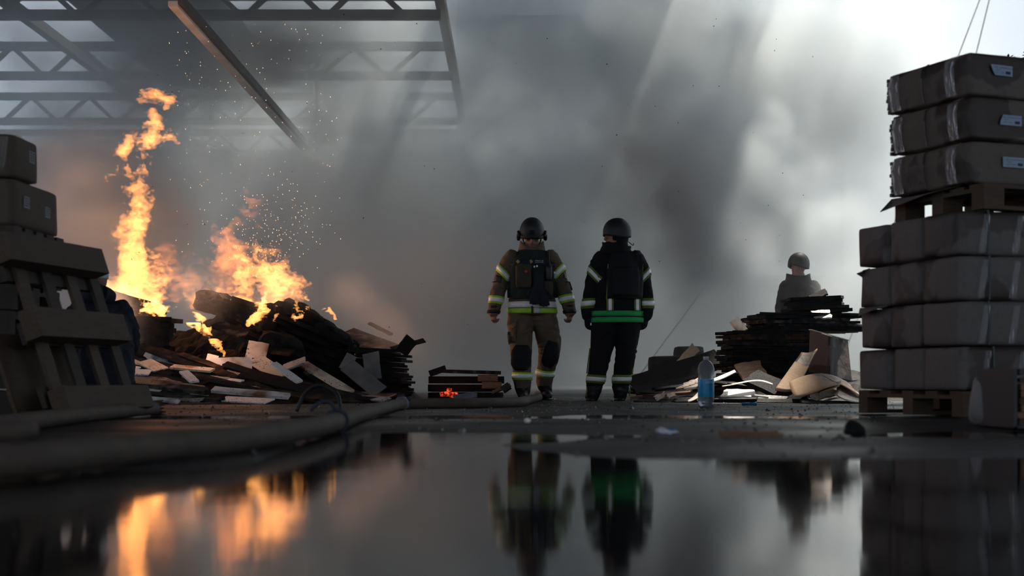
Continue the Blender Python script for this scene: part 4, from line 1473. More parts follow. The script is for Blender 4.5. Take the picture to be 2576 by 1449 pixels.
def pick1(p):
    if p.z > 1.545 and abs(p.x) < .15:
        return 'skin'
    if abs(p.x) > .30 and p.z < .905:
        return 'skin'
    if p.z < .125 + (.02 if p.x > 0 else 0):
        return 'rubber_black'
    return 'cloth_tan'
paint(me, ['cloth_tan', 'skin', 'rubber_black'], pick1)
man1 = link('person', me)
man1.location = (X(1338, 14.4), 14.4, .012)
tag(man1, 'firefighter in tan turnout gear and dark helmet walking forward with head bowed', 'person')
bv = bvh_of(me)
helmet(man1, hp(0, .0, .014), RH, 'helmet_black')
strap_line(man1, [hp(.098, -.02, .0), hp(.080, -.055, -.08), hp(.04, -.095, -.122), hp(0, -.105, -.130), hp(-.04, -.095, -.122), hp(-.080, -.055, -.08), hp(-.098, -.02, .0)], .008, 'chin_strap', 'rubber_black')
for s in (-1, 1):
    m = MB()
    ell(m, hp(s * .033, -.090, -.006), (.013, .007, .006), RH, 10)
    m.build('eye', 'eye_dark', man1, True)
m = MB()
limb(m, [(*hp(-.020, -.1035, -.0675), .0035), (*hp(0, -.111, -.0665), .0035), (*hp(.020, -.1035, -.0675), .0035)], 6)
m.build('mouth', 'red_tag', man1, True)['label'] = 'dark lips'
# stand-up collar
cr = []
for j, (z, r1, r2) in enumerate(((1.475, .150, .125), (1.52, .135, .118), (1.565, .126, .116), (1.60, .122, .112))):
    cr.append((z, r1, r2))
m = MB()
vs_, fs_ = [], []
for j, (z, r1, r2) in enumerate(cr):
    for k in range(28):
        a = 2 * PI * k / 28
        dip = .045 * max(0, -math.sin(a)) ** 2 * (j / 3)
        vs_.append((r1 * math.cos(a) * (1 + .04 * math.sin(3 * a)), .0 + r2 * math.sin(a), z - dip + .012 * math.cos(2 * a)))
for j in range(3):
    for k in range(28):
        fs_.append((j * 28 + k, j * 28 + (k + 1) % 28, (j + 1) * 28 + (k + 1) % 28, (j + 1) * 28 + k))
o = m.add(vs_, fs_).build('collar', 'cloth_tan', man1, True)
o.modifiers.new('thickness', 'SOLIDIFY').thickness = .012
# vest
patch(bv, [(-.20, 1.02), (.20, 1.02), (.215, 1.16), (.205, 1.33), (.17, 1.40), (.155, 1.50), (.10, 1.51), (.075, 1.435), (-.075, 1.435), (-.10, 1.51), (-.155, 1.50), (-.175, 1.40), (-.205, 1.33), (-.215, 1.16)], 1, .022, .028, 'vest_front', 'vest_green', man1, .018)
patch(bv, [(-.20, 1.02), (.20, 1.02), (.21, 1.33), (.155, 1.50), (-.155, 1.50), (-.21, 1.33)], -1, .022, .028, 'vest_back', 'vest_green', man1, .03)
for s in (-1, 1):
    band(bv, (0, .0, 1.12), (0, 0, 1), .16, .014, 'vest_side', 'vest_green', man1, 24, arc=((-.75, .75) if s > 0 else (PI - .75, PI + .75)))
def front_y(x_, z):
    h_ = bv.ray_cast(Vector((x_, -1, z)), Vector((0, 1, 0)), 2)
    return h_[0].y if h_[0] is not None else -.16
def pouch(name, x_, z, w_, h_, dpt, mat, parent, rotz=0.0, lab=None):
    o_ = link(name, soft_box((w_, dpt, h_), R5, .006, .012, None, .004, 4), mat, parent, True)
    o_.location = (x_, front_y(x_, z) - .034 - dpt / 2, z - h_ / 2)
    o_.rotation_euler[2] = rotz
    if lab:
        o_['label'] = lab
    return o_
pouch('pouch', -.085, 1.235, .15, .215, .06, 'pouch_olive', man1, lab='olive zipped pouch')
pp = pouch('pouch_flap', -.085, 1.325, .155, .07, .066, 'pouch_olive', man1)
pouch('tag', -.062, 1.285, .03, .03, .082, 'red_tag', man1)
pouch('radio', .165, 1.275, .062, .15, .05, 'rubber_black', man1, lab='black hand radio with aerial')
MB().tube([(.168, front_y(.16, 1.35) - .055, 1.34), (.170, front_y(.16, 1.40) - .05, 1.43), (.172, front_y(.16, 1.40) - .045, 1.505)], .006, 8).build('aerial', 'rubber_black', man1)
pouch('magazine_pouch', .06, 1.20, .10, .20, .045, 'vest_green', man1)
pouch('magazine_pouch', .155, 1.125, .09, .14, .045, 'pouch_olive', man1)
pouch('chest_panel', .0, 1.385, .31, .062, .010, 'cloth_navy', man1)
for q_, (bx0, mt) in enumerate(((-.142, 'badge_gold'), (-.012, 'badge_gold'))):
    yb = front_y(0, 1.385) - .050
    m = MB()
    for a in range(4):
        ca, sa = math.cos(a * PI / 2), math.sin(a * PI / 2)
        m.add([(bx0 + .004 * ca - .004 * sa, yb, 1.39 + .004 * sa + .004 * ca), (bx0 + .018 * ca - .010 * sa, yb, 1.39 + .018 * sa + .010 * ca), (bx0 + .018 * ca + .010 * sa, yb, 1.39 + .018 * sa - .010 * ca), (bx0 + .004 * ca + .004 * sa, yb, 1.39 + .004 * sa - .004 * ca)], [(0, 1, 2, 3)])
    m.add([(bx0 + .007 * math.cos(k * PI / 4), yb - .001, 1.39 + .007 * math.sin(k * PI / 4)) for k in range(8)], [tuple(range(8))])
    m.build('badge', mt, man1)['label'] = 'small gold cross badge'
ty = front_y(0, 1.385) - .050
for q_, (tx_, tz_) in enumerate((('STPULY Y.B', 1.393), ('KOLO TOK', 1.377))):
    text_mesh(tx_, .0165, 'name_print', man1, 'plastic_pale', (.030, ty - .002, tz_), (PI / 2, 0, 0))
for q_ in (0, 1):
    m = MB()
    ell(m, (.022 + q_ * .026, front_y(.03, 1.335) - .050, 1.338 + q_ * .006), (.010, .006, .012), None, 8)
    m.build('buckle', 'reflective_silver', man1, True)['label'] = 'shiny metal buckle'
# silver and lime stripes
def stripe(bvh, c, axis, par, w_=.052, tilt=(0, 0, 0), lime='trim_lime_dim', **kw):
    band(bvh, c, axis, w_ * 1.9, .0045, 'trim_band', lime, par, tilt=tilt, **kw)
    band(bvh, c, axis, w_, .0085, 'reflective_stripe', 'reflective_silver', par, tilt=tilt, **kw)
stripe(bv, (-.285, .005, 1.285), (-.28, 0, -1), man1, .036, (-.75, 0, 0), 'trim_lime', maxr=.17)
stripe(bv, (.270, .005, 1.30), (.28, 0, -1), man1, .036, (.75, 0, 0), 'trim_lime', maxr=.17)
stripe(bv, (-.362, -.025, 1.01), (-.2, -.1, -1), man1, .042, (.1, 0, 0), 'trim_lime', maxr=.14)
stripe(bv, (.360, -.02, 1.025), (.2, -.1, -1), man1, .042, (0, 0, 0), 'trim_lime', maxr=.14)
band(bv, (0, 0, .965), (0, 0, 1), .060, .006, 'reflective_stripe', 'reflective_silver', man1, 56, clamp=(.262, .19))
band(bv, (0, 0, .903), (0, 0, 1), .050, .006, 'trim_band', 'trim_lime', man1, 56, clamp=(.262, .19))
patch(bv, [(.02, .878), (.075, .878), (.075, .93), (.02, .93)], 1, .012, .006, 'trim_patch', 'cap_grey', man1, .02)
patch(bv, [(-.008, .872), (.010, .872), (.010, .945), (-.008, .945)], 1, .014, .008, 'hook_strap', 'rubber_black', man1, .01)
stripe(bv, (-.102, -.09, .245), (0, 0, 1), man1, .040, lime='trim_lime', maxr=.16)
stripe(bv, (.140, .165, .285), (-.12, .25, -1), man1, .040, lime='trim_lime', maxr=.15)
patch(bv, [(-.215, 1.285), (-.165, 1.295), (-.165, 1.245), (-.215, 1.235)], 1, .006, .006, 'trim_band', 'trim_lime', man1, .015)
patch(bv, [(-.215, 1.275), (-.165, 1.285), (-.165, 1.257), (-.215, 1.247)], 1, .011, .006, 'reflective_stripe', 'reflective_silver', man1, .012)
patch(bv, [(-.215, 1.34), (-.17, 1.34), (-.17, 1.39), (-.215, 1.39)], 1, .008, .008, 'fabric_patch', 'rubber_black', man1, .015)
patch(bv, [(.175, 1.34), (.225, 1.34), (.225, 1.39), (.175, 1.39)], 1, .012, .008, 'fabric_patch', 'rubber_black', man1, .015)
patch(bv, [(.205, 1.275), (.235, 1.27), (.235, 1.30), (.205, 1.305)], 1, .010, .006, 'reflective_stripe', 'reflective_silver', man1, .01)
patch(bv, [(-.372, 1.20), (-.315, 1.185), (-.305, 1.245), (-.36, 1.262)], 1, .004, .006, 'fabric_patch', 'rubber_black', man1, .015)
patch(bv, [(.315, 1.235), (.345, 1.225), (.348, 1.27), (.322, 1.28)], 1, .004, .006, 'fabric_patch', 'rubber_black', man1, .012)
patch(bv, [(-.415, .935), (-.355, .935), (-.355, .955), (-.415, .955)], 1, .004, .006, 'cuff_tab', 'rubber_black', man1, .01)
patch(bv, [(.345, .945), (.415, .945), (.415, .962), (.345, .962)], 1, .004, .006, 'cuff_tab', 'rubber_black', man1, .01)
band(bv, (-.388, -.04, .893), (-.05, -.05, -1), .030, .008, 'cuff', 'rubber_black', man1, 24, maxr=.10)
band(bv, (.382, -.035, .893), (.05, -.05, -1), .030, .008, 'cuff', 'rubber_black', man1, 24, maxr=.10)
# knee pads, cargo pocket, boots' soles
patch(bv, [(-.165, .305), (-.055, .305), (-.018, .36), (-.015, .50), (-.045, .555), (-.16, .555), (-.198, .50), (-.205, .36)], 1, .014, .022, 'knee_pad', 'knee_black', man1, .018)
patch(bv, [(.130, .345), (.195, .335), (.262, .40), (.272, .50), (.258, .595), (.160, .60), (.128, .52), (.100, .40)], 1, .014, .022, 'knee_pad', 'knee_black', man1, .018)
patch(bv, [(-.235, .57), (-.165, .58), (-.150, .79), (-.235, .76)], 1, .010, .016, 'cargo_pocket', 'cloth_tan', man1, .02)
patch(bv, [(-.222, .745), (-.148, .80), (-.165, .735), (-.200, .715)], 1, .022, .008, 'pocket_flap', 'cloth_tan', man1, .015)
patch(bv, [(-.246, .63), (-.222, .63), (-.222, .69), (-.246, .69)], 1, .020, .006, 'fabric_patch', 'rubber_black', man1, .012)
for fx, fy in ((-.092, -.15), (.160, .135)):
    m = MB()
    ring_loft(m, [((fx, fy, z), (.052, 0, 0), (0, .145, 0)) for z in (.0, .022)], 20)
    m.build('boot_sole', 'rubber_black', man1, True)

# the pair of gloves clipped to his chest
GM = MB()
gc = man1.location + Vector((.055, front_y(.05, 1.05) - .075, 0))
hand(GM, (.02, 0, 1.145), (-.12, -.05, -1), (0, -1, .2), 1, .5, 1.35)
hand(GM, (.06, .02, 1.125), (.22, -.05, -1), (0, -1, .2), -1, .5, 1.35)
limb(GM, [(.035, 0, 1.20, .045), (.035, 0, 1.13, .050)], 12, .6)
me = fuse(GM, .006, 3, 'work_gloves')
for p in me.polygons:
    p.use_smooth = True
gl = link('work_gloves', me, 'cloth_navy')
gl.location = (gc.x - .03, gc.y + .012, .012)
tag(gl, 'dark work gloves clipped to the vest of the tan firefighter', 'gloves')

# ================= firefighter in black, back turned, head in profile to the left
B = MB()
ring_loft(B, [((x_, y_, z), (hw, 0, 0), (0, hd, 0)) for z, x_, hw, hd, y_ in [
    (.765, -.0, .248, .165, .0), (.778, -.0, .252, .168, .0), (.86, .0, .248, .166, .0), (.98, .005, .238, .158, .0), (1.12, .01, .240, .158, .0), (1.26, .012, .240, .158, .0),
    (1.36, .012, .235, .145, .0), (1.42, .01, .205, .122, .0), (1.47, .005, .145, .105, -.005), (1.52, -.005, .095, .092, -.01), (1.58, -.01, .080, .085, -.015)]], 28)
limb(B, [(-.150, .0, 1.40, .098), (-.205, -.0, 1.29, .090), (-.245, .005, 1.14, .080), (-.272, .01, 1.00, .076), (-.292, .02, .89, .066), (-.296, .02, .845, .058)])
limb(B, [(.175, .0, 1.40, .098), (.236, .0, 1.29, .086), (.268, .005, 1.14, .076), (.288, .01, 1.00, .072), (.296, .02, .89, .064), (.292, .02, .845, .058)])
hand(B, (-.296, .02, .850), (-.0, .05, -1), (.85, .5, 0), 1, .85, 1.12)
hand(B, (.290, .02, .850), (-.12, .05, -1), (-.85, .5, 0), -1, .85, 1.12)
limb(B, [(-.115, .0, .78, .140), (-.135, .0, .66, .130), (-.160, -.01, .50, .110), (-.178, -.01, .40, .102), (-.200, .0, .27, .092), (-.222, .0, .17, .088), (-.232, .0, .10, .076)], 18)
limb(B, [(.105, .0, .78, .135), (.098, .0, .66, .122), (.085, -.01, .50, .104), (.075, -.01, .40, .097), (.050, .0, .27, .092), (.036, .0, .17, .090), (.032, .0, .10, .078)], 18)
limb(B, [(-.235, .0, .14, .070), (-.238, .0, .06, .064), (-.255, .08, .05, .056), (-.268, .16, .042, .048)], 14)
limb(B, [(.032, .0, .14, .070), (.034, .0, .06, .064), (.026, .08, .05, .056), (.020, .16, .042, .048)], 14)
HC2 = Vector((-.012, -.01, 1.645))
RH2 = Matrix.Rotation(math.radians(-78), 3, 'Z') @ Matrix.Rotation(math.radians(6), 3, 'X')   # face turned to the viewer's left
def hq(x_, y_, z_):
    return HC2 + RH2 @ Vector((x_, y_, z_))
ell(B, HC2, (.083, .100, .112), RH2)
ell(B, hq(0, -.030, -.060), (.064, .074, .066), RH2)
ell(B, hq(0, -.085, -.098), (.028, .022, .020), RH2, 10)
limb(B, [(*hq(0, -.098, .005), .009), (*hq(0, -.116, -.026), .013), (*hq(0, -.120, -.036), .014)], 8)
limb(B, [(*hq(-.022, -.098, -.066), .009), (*hq(0, -.106, -.064), .010), (*hq(.022, -.098, -.066), .009)], 8)
for s in (-1, 1):
    limb(B, [(*hq(s * .012, -.100, .012), .010), (*hq(s * .050, -.085, .014), .012)], 8)
    ell(B, hq(s * .086, .0, -.022), (.010, .022, .034), RH2, 10)
me = fuse(B, .0075, 3)
wrinkle(me, .012, lambda p: 0 if p.z > 1.50 or p.z < .10 or (p.z < .85 and abs(p.x) > .22) else .9, 9.0)
def pick2(p):
    if p.z > 1.53:
        return 'skin'
    if p.z < .15:
        return 'rubber_black'
    return 'cloth_black'
paint(me, ['cloth_black', 'skin', 'rubber_black'], pick2)
man2 = link('person', me)
man2.location = (X(1553, 14.1), 14.1, .012)
tag(man2, 'firefighter in black gear with green waist bands standing with back turned', 'person')
bv = bvh_of(me)
helmet(man2, HC2 + Vector((.010, 0, .020)), RH2, 'helmet_black', .98, False)
# balaclava and raised collar hide neck and ear
m = MB()
ell(m, hq(0, .020, -.030), (.100, .102, .118), RH2)
limb(m, [(*hq(.0, .02, -.07), .094), (-.01, -.012, 1.50, .105)], 18)
o = m.build('balaclava', 'cloth_black', man2, True)
m = MB()
vs_, fs_ = [], []
for j, (z, r1, r2) in enumerate(((1.44, .180, .135), (1.485, .158, .126), (1.52, .140, .118), (1.548, .146, .124))):
    for k in range(28):
        a = 2 * PI * k / 28
        vs_.append((-.012 + r1 * math.cos(a) * (1 + .05 * math.sin(3 * a + 1)), r2 * math.sin(a), z - .020 * math.cos(a) + .008 * math.sin(5 * a)))
for j in range(3):
    for k in range(28):
        fs_.append((j * 28 + k, j * 28 + (k + 1) % 28, (j + 1) * 28 + (k + 1) % 28, (j + 1) * 28 + k))
o = m.add(vs_, fs_).build('collar', 'cloth_black', man2, True)
o.modifiers.new('thickness', 'SOLIDIFY').thickness = .018
for s in (-1, 1):
    m = MB()
    ell(m, hq(s * .033, -.091, -.004), (.013, .007, .006), RH2, 10)
    m.build('eye', 'eye_dark', man2, True)
strap_line(man2, [hq(.0, .12, -.08), hq(.03, .15, -.12), hq(.02, .165, -.10)], .004, 'helmet_cord', 'rubber_black')
# vest with back panel
patch(bv, [(-.105, 1.005), (.225, 1.005), (.232, 1.20), (.228, 1.34), (.17, 1.46), (-.06, 1.46), (-.10, 1.34), (-.105, 1.2)], 1, .030, .05, 'vest_back', 'knee_black', man2, .02)
patch(bv, [(-.065, 1.03), (.195, 1.03), (.200, 1.20), (.185, 1.31), (-.055, 1.31), (-.070, 1.2)], 1, .072, .035, 'back_panel', 'knee_black', man2, .02)
patch(bv, [(-.16, 1.05), (.2, 1.05), (.2, 1.34), (.1, 1.46), (-.1, 1.46), (-.16, 1.34)], -1, .020, .03, 'vest_front', 'knee_black', man2, .03)
# green double band and upright stripes
band(bv, (0, 0, .862), (0, 0, 1), .052, .006, 'waist_band', 'band_green', man2, 56, clamp=(.256, .185))
band(bv, (0, 0, .800), (0, 0, 1), .052, .006, 'waist_band', 'band_green', man2, 56, clamp=(.256, .185))
for x_ in (-.082, .190):
    patch(bv, [(x_ - .034, .89), (x_ + .034, .89), (x_ + .034, 1.015), (x_ - .034, 1.015)], 1, .006, .006, 'trim_band', 'trim_lime_dim', man2, .02)
    patch(bv, [(x_ - .015, .89), (x_ + .015, .89), (x_ + .015, 1.015), (x_ - .015, 1.015)], 1, .011, .006, 'reflective_stripe', 'reflective_silver', man2, .015)
patch(bv, [(-.122, 1.0), (-.106, 1.0), (-.092, 1.33), (-.100, 1.33)], 1, .010, .006, 'trim_band', 'trim_lime_dim', man2, .02)
patch(bv, [(-.105, 1.30), (-.094, 1.30), (-.092, 1.345), (-.102, 1.345)], 1, .016, .006, 'reflective_stripe', 'reflective_silver', man2, .01)
patch(bv, [(.238, 1.20), (.246, 1.20), (.248, 1.345), (.240, 1.345)], 1, .010, .006, 'trim_band', 'trim_lime_dim', man2, .02)
def stripe2(c, axis, w_, tilt, **kw):
    band(bv, c, axis, w_ * 2.0, .0045, 'trim_band', 'trim_lime_dim', man2, tilt=tilt, **kw)
    band(bv, c, axis, w_ * .95, .0085, 'reflective_stripe', 'reflective_silver', man2, tilt=tilt, **kw)
stripe2((-.222, .0, 1.23), (-.22, 0, -1),   .036, (-.85, 0, 0), maxr=.17)
stripe2((.255, .0, 1.22), (.2, 0, -1), .036, (.8, 0, 0), maxr=.17)
stripe2((-.275, .012, .965), (-.1, 0, -1), .050, (.15, 0, 0), maxr=.14)
stripe2((.288, .012, .965), (.0, 0, -1), .050, (0, 0, 0), maxr=.14)
stripe2((-.213, .0, .215), (-.2, 0, -1), .042, (.12, 0, 0), maxr=.15)
stripe2((.043, .0, .215), (-.1, 0, -1), .042, (.08, 0, 0), maxr=.15)
for pts in ([(-.290, -.03, .17), (-.302, -.03, .11), (-.310, -.02, .04)], [(-.272, -.03, .52), (-.288, -.03, .40), (-.302, -.02, .27)], [(.128, -.03, .15), (.122, -.03, .10), (.118, -.02, .05)], [(.168, -.03, .45), (.155, -.03, .35), (.146, -.02, .26)]):
    strap_line(man2, pts, .007, 'seam_piping', 'trim_lime_dim')
for fx, fy in ((-.250, .07), (.028, .07)):
    m = MB()
    ring_loft(m, [((fx, fy, z), (.055, 0, 0), (0, .145, 0)) for z in (.0, .024)], 20)
    m.build('boot_sole', 'rubber_black', man2, True)

# ================= third person beyond the burnt stack, dim in the smoke, facing left
B = MB()
ring_loft(B, [((x_, y_, z), (hw, 0, 0), (0, hd, 0)) for z, x_, hw, hd, y_ in [
    (.80, .02, .22, .16, 0), (.92, .02, .23, .17, 0), (1.10, .02, .235, .17, 0), (1.28, .02, .24, .17, 0), (1.40, .01, .225, .15, 0), (1.47, 0, .16, .12, 0), (1.52, -.01, .10, .10, 0), (1.60, -.01, .08, .085, 0)]], 24)
limb(B, [(-.16, -.02, 1.42, .10), (-.21, -.03, 1.25, .092), (-.235, -.05, 1.08, .082), (-.20, -.10, .95, .072), (-.12, -.14, .90, .06)])
limb(B, [(.18, .02, 1.42, .10), (.235, .02, 1.25, .09), (.26, .0, 1.05, .08), (.25, -.05, .92, .066), (.24, -.07, .86, .055)])
hand(B, (-.12, -.14, .90), (1, -.1, -.2), (0, 1, 0), 1, .8)
hand(B, (.24, -.07, .86), (0, -.1, -1), (-1, .3, 0), 1, .8)
limb(B, [(-.10, 0, .82, .13), (-.11, 0, .50, .105), (-.11, .02, .12, .08)], 16)
limb(B, [(.12, 0, .82, .13), (.12, 0, .50, .105), (.12, .02, .12, .08)], 16)
for fx in (-.11, .12):
    limb(B, [(fx, .02, .09, .065), (fx, -.05, .055, .055), (fx - .04, -.15, .045, .046)], 12)
HC3 = Vector((-.005, -.01, 1.70))
RH3 = Matrix.Rotation(math.radians(-60), 3, 'Z')
ell(B, HC3, (.083, .100, .112), RH3)
ell(B, HC3 + RH3 @ Vector((0, -.03, -.06)), (.064, .074, .066), RH3)
limb(B, [(*(HC3 + RH3 @ Vector((0, -.098, .0))), .010), (*(HC3 + RH3 @ Vector((0, -.118, -.034))), .014)], 8)
me = fuse(B, .012, 3)
wrinkle(me, .012, lambda p: 0 if p.z > 1.5 else 1, 15.0)
paint(me, ['cloth_black', 'skin', 'rubber_black'], lambda p: 'skin' if p.z > 1.54 and abs(p.x) < .14 else ('rubber_black' if p.z < .13 else 'cloth_black'))
man3 = link('person', me)
man3.location = (X(2010, 17.5), 17.5, .012)
man3.scale = (.95, .95, .95)
tag(man3, 'dim figure in helmet and dark jacket standing in white smoke', 'person')
helmet(man3, HC3 + Vector((0, 0, .014)), RH3, 'helmet_black', 1.02, False)
m = MB()
vs_, fs_ = [], []
for j, (z, r1, r2) in enumerate(((1.44, .19, .15), (1.52, .16, .14), (1.575, .155, .135))):
    for k in range(24):
        a = 2 * PI * k / 24
        vs_.append((-.01 + r1 * math.cos(a), r2 * math.sin(a), z + .02 * math.cos(2 * a)))
for j in range(2):
    for k in range(24):
        fs_.append((j * 24 + k, j * 24 + (k + 1) % 24, (j + 1) * 24 + (k + 1) % 24, (j + 1) * 24 + k))
o = m.add(vs_, fs_).build('collar', 'cloth_navy', man3, True)
o.modifiers.new('thickness', 'SOLIDIFY').thickness = .016

# ================= person crouching behind the leaning pallet
B = MB()
ring_loft(B, [((x_, y_, z), (hw, 0, 0), (0, hd, 0)) for z, x_, hw, hd, y_ in [
    (.10, .02, .20, .20, 0), (.22, .02, .215, .21, .0), (.40, .02, .20, .19, .02), (.55, .01, .205, .18, .05), (.68, -.01, .20, .16, .08), (.76, -.03, .165, .13, .10), (.82, -.04, .10, .10, .12), (.88, -.04, .075, .08, .13)]], 24)
limb(B, [(.13, .08, .72, .088), (.19, .14, .58, .078), (.20, .26, .46, .07), (.14, .40, .42, .058)])
limb(B, [(-.17, .08, .70, .088), (-.22, .14, .56, .078), (-.20, .26, .46, .07), (-.12, .40, .42, .058)])
hand(B, (.14, .40, .42), (-.3, 1, -.1), (0, 0, -1), 1, .8)
hand(B, (-.12, .40, .42), (.3, 1, -.1), (0, 0, -1), -1, .8)
limb(B, [(.10, .0, .20, .115), (.15, .25, .30, .10), (.16, .34, .28, .085), (.15, .22, .10, .07), (.15, .14, .06, .055)], 14)
limb(B, [(-.08, .0, .20, .115), (-.14, .22, .22, .10), (-.15, .36, .12, .085), (-.14, .15, .08, .07), (-.14, -.10, .055, .055)], 14)
for fx, fy in ((.15, .20), (-.14, -.08)):
    limb(B, [(fx, fy - .06, .05, .045), (fx, fy + .08, .045, .042)], 10)
ell(B, (-.04, .145, .955), (.080, .098, .108))
ell(B, (-.04, .185, .90), (.062, .066, .062))
me = fuse(B, .011, 3)
wrinkle(me, .016, lambda p: 0 if p.z > .86 else 1, 21.0)
paint(me, ['cloth_navy', 'skin', 'rubber_black'], lambda p: 'skin' if p.z > .87 or (p.y > .41 and p.z > .36) else ('rubber_black' if p.z < .085 else 'cloth_navy'))
man4 = link('person', me)
man4.location = (X(258, 10.4), 10.4, .012)
man4.rotation_euler[2] = math.radians(18)
tag(man4, 'person crouching in dark jacket and pale cap behind the leaning pallet', 'person')
m = MB()
ring_loft(m, [((-.04, .145 + y_, z), (r_, 0, 0), (0, r_ * 1.18, 0)) for z, r_, y_ in ((.955, .088, 0), (.985, .090, 0), (1.02, .083, 0), (1.05, .062, 0), (1.068, .032, 0))], 20)
m.build('cap', 'cap_grey', man4, True)
m = MB()
limb(m, [(-.11, .02, .82, .06), (-.04, -.03, .84, .07), (.04, .02, .82, .06)], 14)
m.build('hood', 'cloth_navy', man4, True)
# ---------------------------------------------------------------- hoses, bottle, litter, distant poles
R7 = random.Random(31)
HR = .039


def ground_pt(px, py):
    d = G(py)
    return Vector((X(px, d), d, HR + .006))


hp_ = [ground_pt(-1500, 1262), ground_pt(-600, 1238)] + [ground_pt(px, py) for px, py in ((0, 1212), (200, 1190), (400, 1166), (600, 1143), (760, 1112), (845, 1088), (905, 1064), (962, 1044), (1012, 1031))]
h = empty('fire_hose', (0, 0, 0))
tag(h, 'grey canvas fire hose snaking from the near left to the tan firefighter', 'hose')
MB().tube(spline(hp_, 10), HR, 18).build('hose_length', 'hose_canvas', h, True)
hp2 = [ground_pt(1014, 1031), ground_pt(1100, 1030), ground_pt(1200, 1029), ground_pt(1275, 1027), Vector((X(1312, 11.3), 11.4, HR + .006)), Vector((X(1328, 12.3), 12.5, HR + .006)), Vector((X(1352, 13.6), 13.9, HR + .006)), Vector((X(1362, 15.5), 15.6, HR + .01)), Vector((X(1352, 17), 17.0, HR + .01))]
MB().tube(spline(hp2, 10), HR, 18).build('hose_length', 'hose_canvas', h, True)
# coupling with rag
cp = ground_pt(1012, 1031)
dirc = (ground_pt(1100, 1030) - ground_pt(962, 1044)).normalized()
m = MB()
m.tube([cp - dirc * .05, cp - dirc * .03, cp + dirc * .03, cp + dirc * .05], [.046, .054, .054, .046], 18)
m.build('coupling', 'hose_metal', h, True)
m = MB()
for k in range(9):
    a = k / 8 * 2 * PI
    ell(m, cp + Vector((.015 * math.sin(k * 2.1), .0, 0)) + (Vector((0, 0, 1)) * math.cos(a) + dirc.cross(Vector((0, 0, 1))) * math.sin(a)) * .052, (.022, .020, .020), None, 8)
me = fuse(m, .006, 2, 'rag_tie')
link('rag_tie', me, 'hose_tie', h, True)
# dark strap knotted round the near length
kp = ground_pt(846, 1087)
kd = (ground_pt(905, 1064) - ground_pt(760, 1112)).normalized()
ks = kd.cross(Vector((0, 0, 1))).normalized()
m = MB()
m.tube(spline([kp + (ks * math.cos(a) + Vector((0, 0, 1)) * math.sin(a)) * .046 + kd * .012 * math.sin(a) for a in [k / 10 * 2 * PI for k in range(11)]], 3), .010, 8)
m.tube(spline([kp + Vector((0, 0, .045)), kp + Vector((-.03, -.01, .085)), kp + Vector((-.075, .0, .078)), kp + Vector((-.11, .0, .045))], 5), .008, 8)
m.tube(spline([kp + Vector((0.01, -.03, .02)), kp + Vector((.01, -.07, -.01)), kp + Vector((-.03, -.12, -.03)), kp + Vector((-.12, -.16, -.036))], 5), .007, 8)
m.build('knotted_strap', 'hose_tie', h, True)

hp3 = [Vector((-5.2, 3.2, HR))] + [ground_pt(px, py) for px, py in ((-200, 1130), (0, 1098), (200, 1066), (330, 1051), (392, 1045))]
h2 = empty('fire_hose', (0, 0, 0))
tag(h2, 'second canvas hose ending in front of the leaning pallet', 'hose')
MB().tube(spline(hp3, 10), HR, 18).build('hose_length', 'hose_canvas', h2, True)
e_ = ground_pt(396, 1045)
m = MB()
for k in range(12):
    a = k / 12 * 2 * PI
    m.tube([e_ + Vector((-.04, 0, 0)) + Vector((0, math.cos(a), math.sin(a))) * .034, e_ + Vector((.03 + .03 * R7.random(), 0, .0)) + Vector((0, math.cos(a), math.sin(a))) * (.04 + .012 * R7.random())], [.010, .004], 5)
fr = m.build('frayed_end', 'hose_canvas', h2)
fr['kind'] = 'stuff'
# black loop of cable by the strap
m = MB()
c0 = ground_pt(805, 1046)
m.tube(spline([c0 + Vector((-.16, .1, -.02)), c0 + Vector((-.10, .1, .10)), c0 + Vector((.0, .05, .14)), c0 + Vector((.11, -.05, .09)), c0 + Vector((.14, -.1, -.02))], 6), .012, 8)
o = m.build('cable_loop', 'rubber_black', None, True)
tag(o, 'black cable loop arching up behind the near hose', 'cable')

# ---- water bottle
tb = NT('clear_plastic')
tb.set(Base_Color=(.70, .76, .84), Roughness=.12, IOR=1.12, Transmission_Weight=.78, Specular_IOR_Level=.9)
tw = NT('bottle_water')
tw.set(Base_Color=(.92, .96, .98), Roughness=.0, IOR=1.33, Transmission_Weight=1.0)
tl = NT('bottle_label')
zz_ = tl.n('ShaderNodeSeparateXYZ')
tl.l(tl.coord(), zz_.inputs[0])
nz_ = tl.noise(tl.coord(), 18, 3)
cl_ = tl.ramp(zz_.outputs[2], [(0.080, (.012, .17, .42)), (0.090, (.02, .30, .62)), (0.185, (.018, .28, .60)), (0.20, (.03, .36, .72))])
cl_ = tl.mix(tl.ramp(nz_, [(0.60, 0.0), (0.68, .7)]), cl_, (.015, .16, .16))
tl.set(Base_Color=cl_, Roughness=.35)
bd = 10.4
bt = empty('water_bottle', (X(1776, bd), bd, ground_height(X(1776, bd), bd)))
tag(bt, 'clear two-litre water bottle with blue label standing on the wet ground', 'bottle')
S = .372 / .34
prof = [(.012, .012), (.040, .003), (.048, .010), (.053, .03), (.054, .07), (.053, .16), (.0535, .205), (.050, .218), (.0505, .232), (.056, .250), (.056, .268), (.050, .292), (.038, .312), (.022, .324), (.016, .329), (.0155, .334)]
m = MB()
n_ = 40
for j, (r_, z_) in enumerate(prof):
    pass
m.lathe([(r_ * S, z_ * S) for r_, z_ in prof], n_)
for i, v_ in enumerate(m.v):
    j, k = divmod(i, n_)
    if j < 4:
        a = 2 * PI * k / n_
        lobe = .5 + .5 * math.cos(5 * a)
        m.v[i] = (v_[0], v_[1], v_[2] + (.020 * S * (1 - lobe) if j in (1, 2) else .008 * (1 - lobe) if j == 0 else 0))
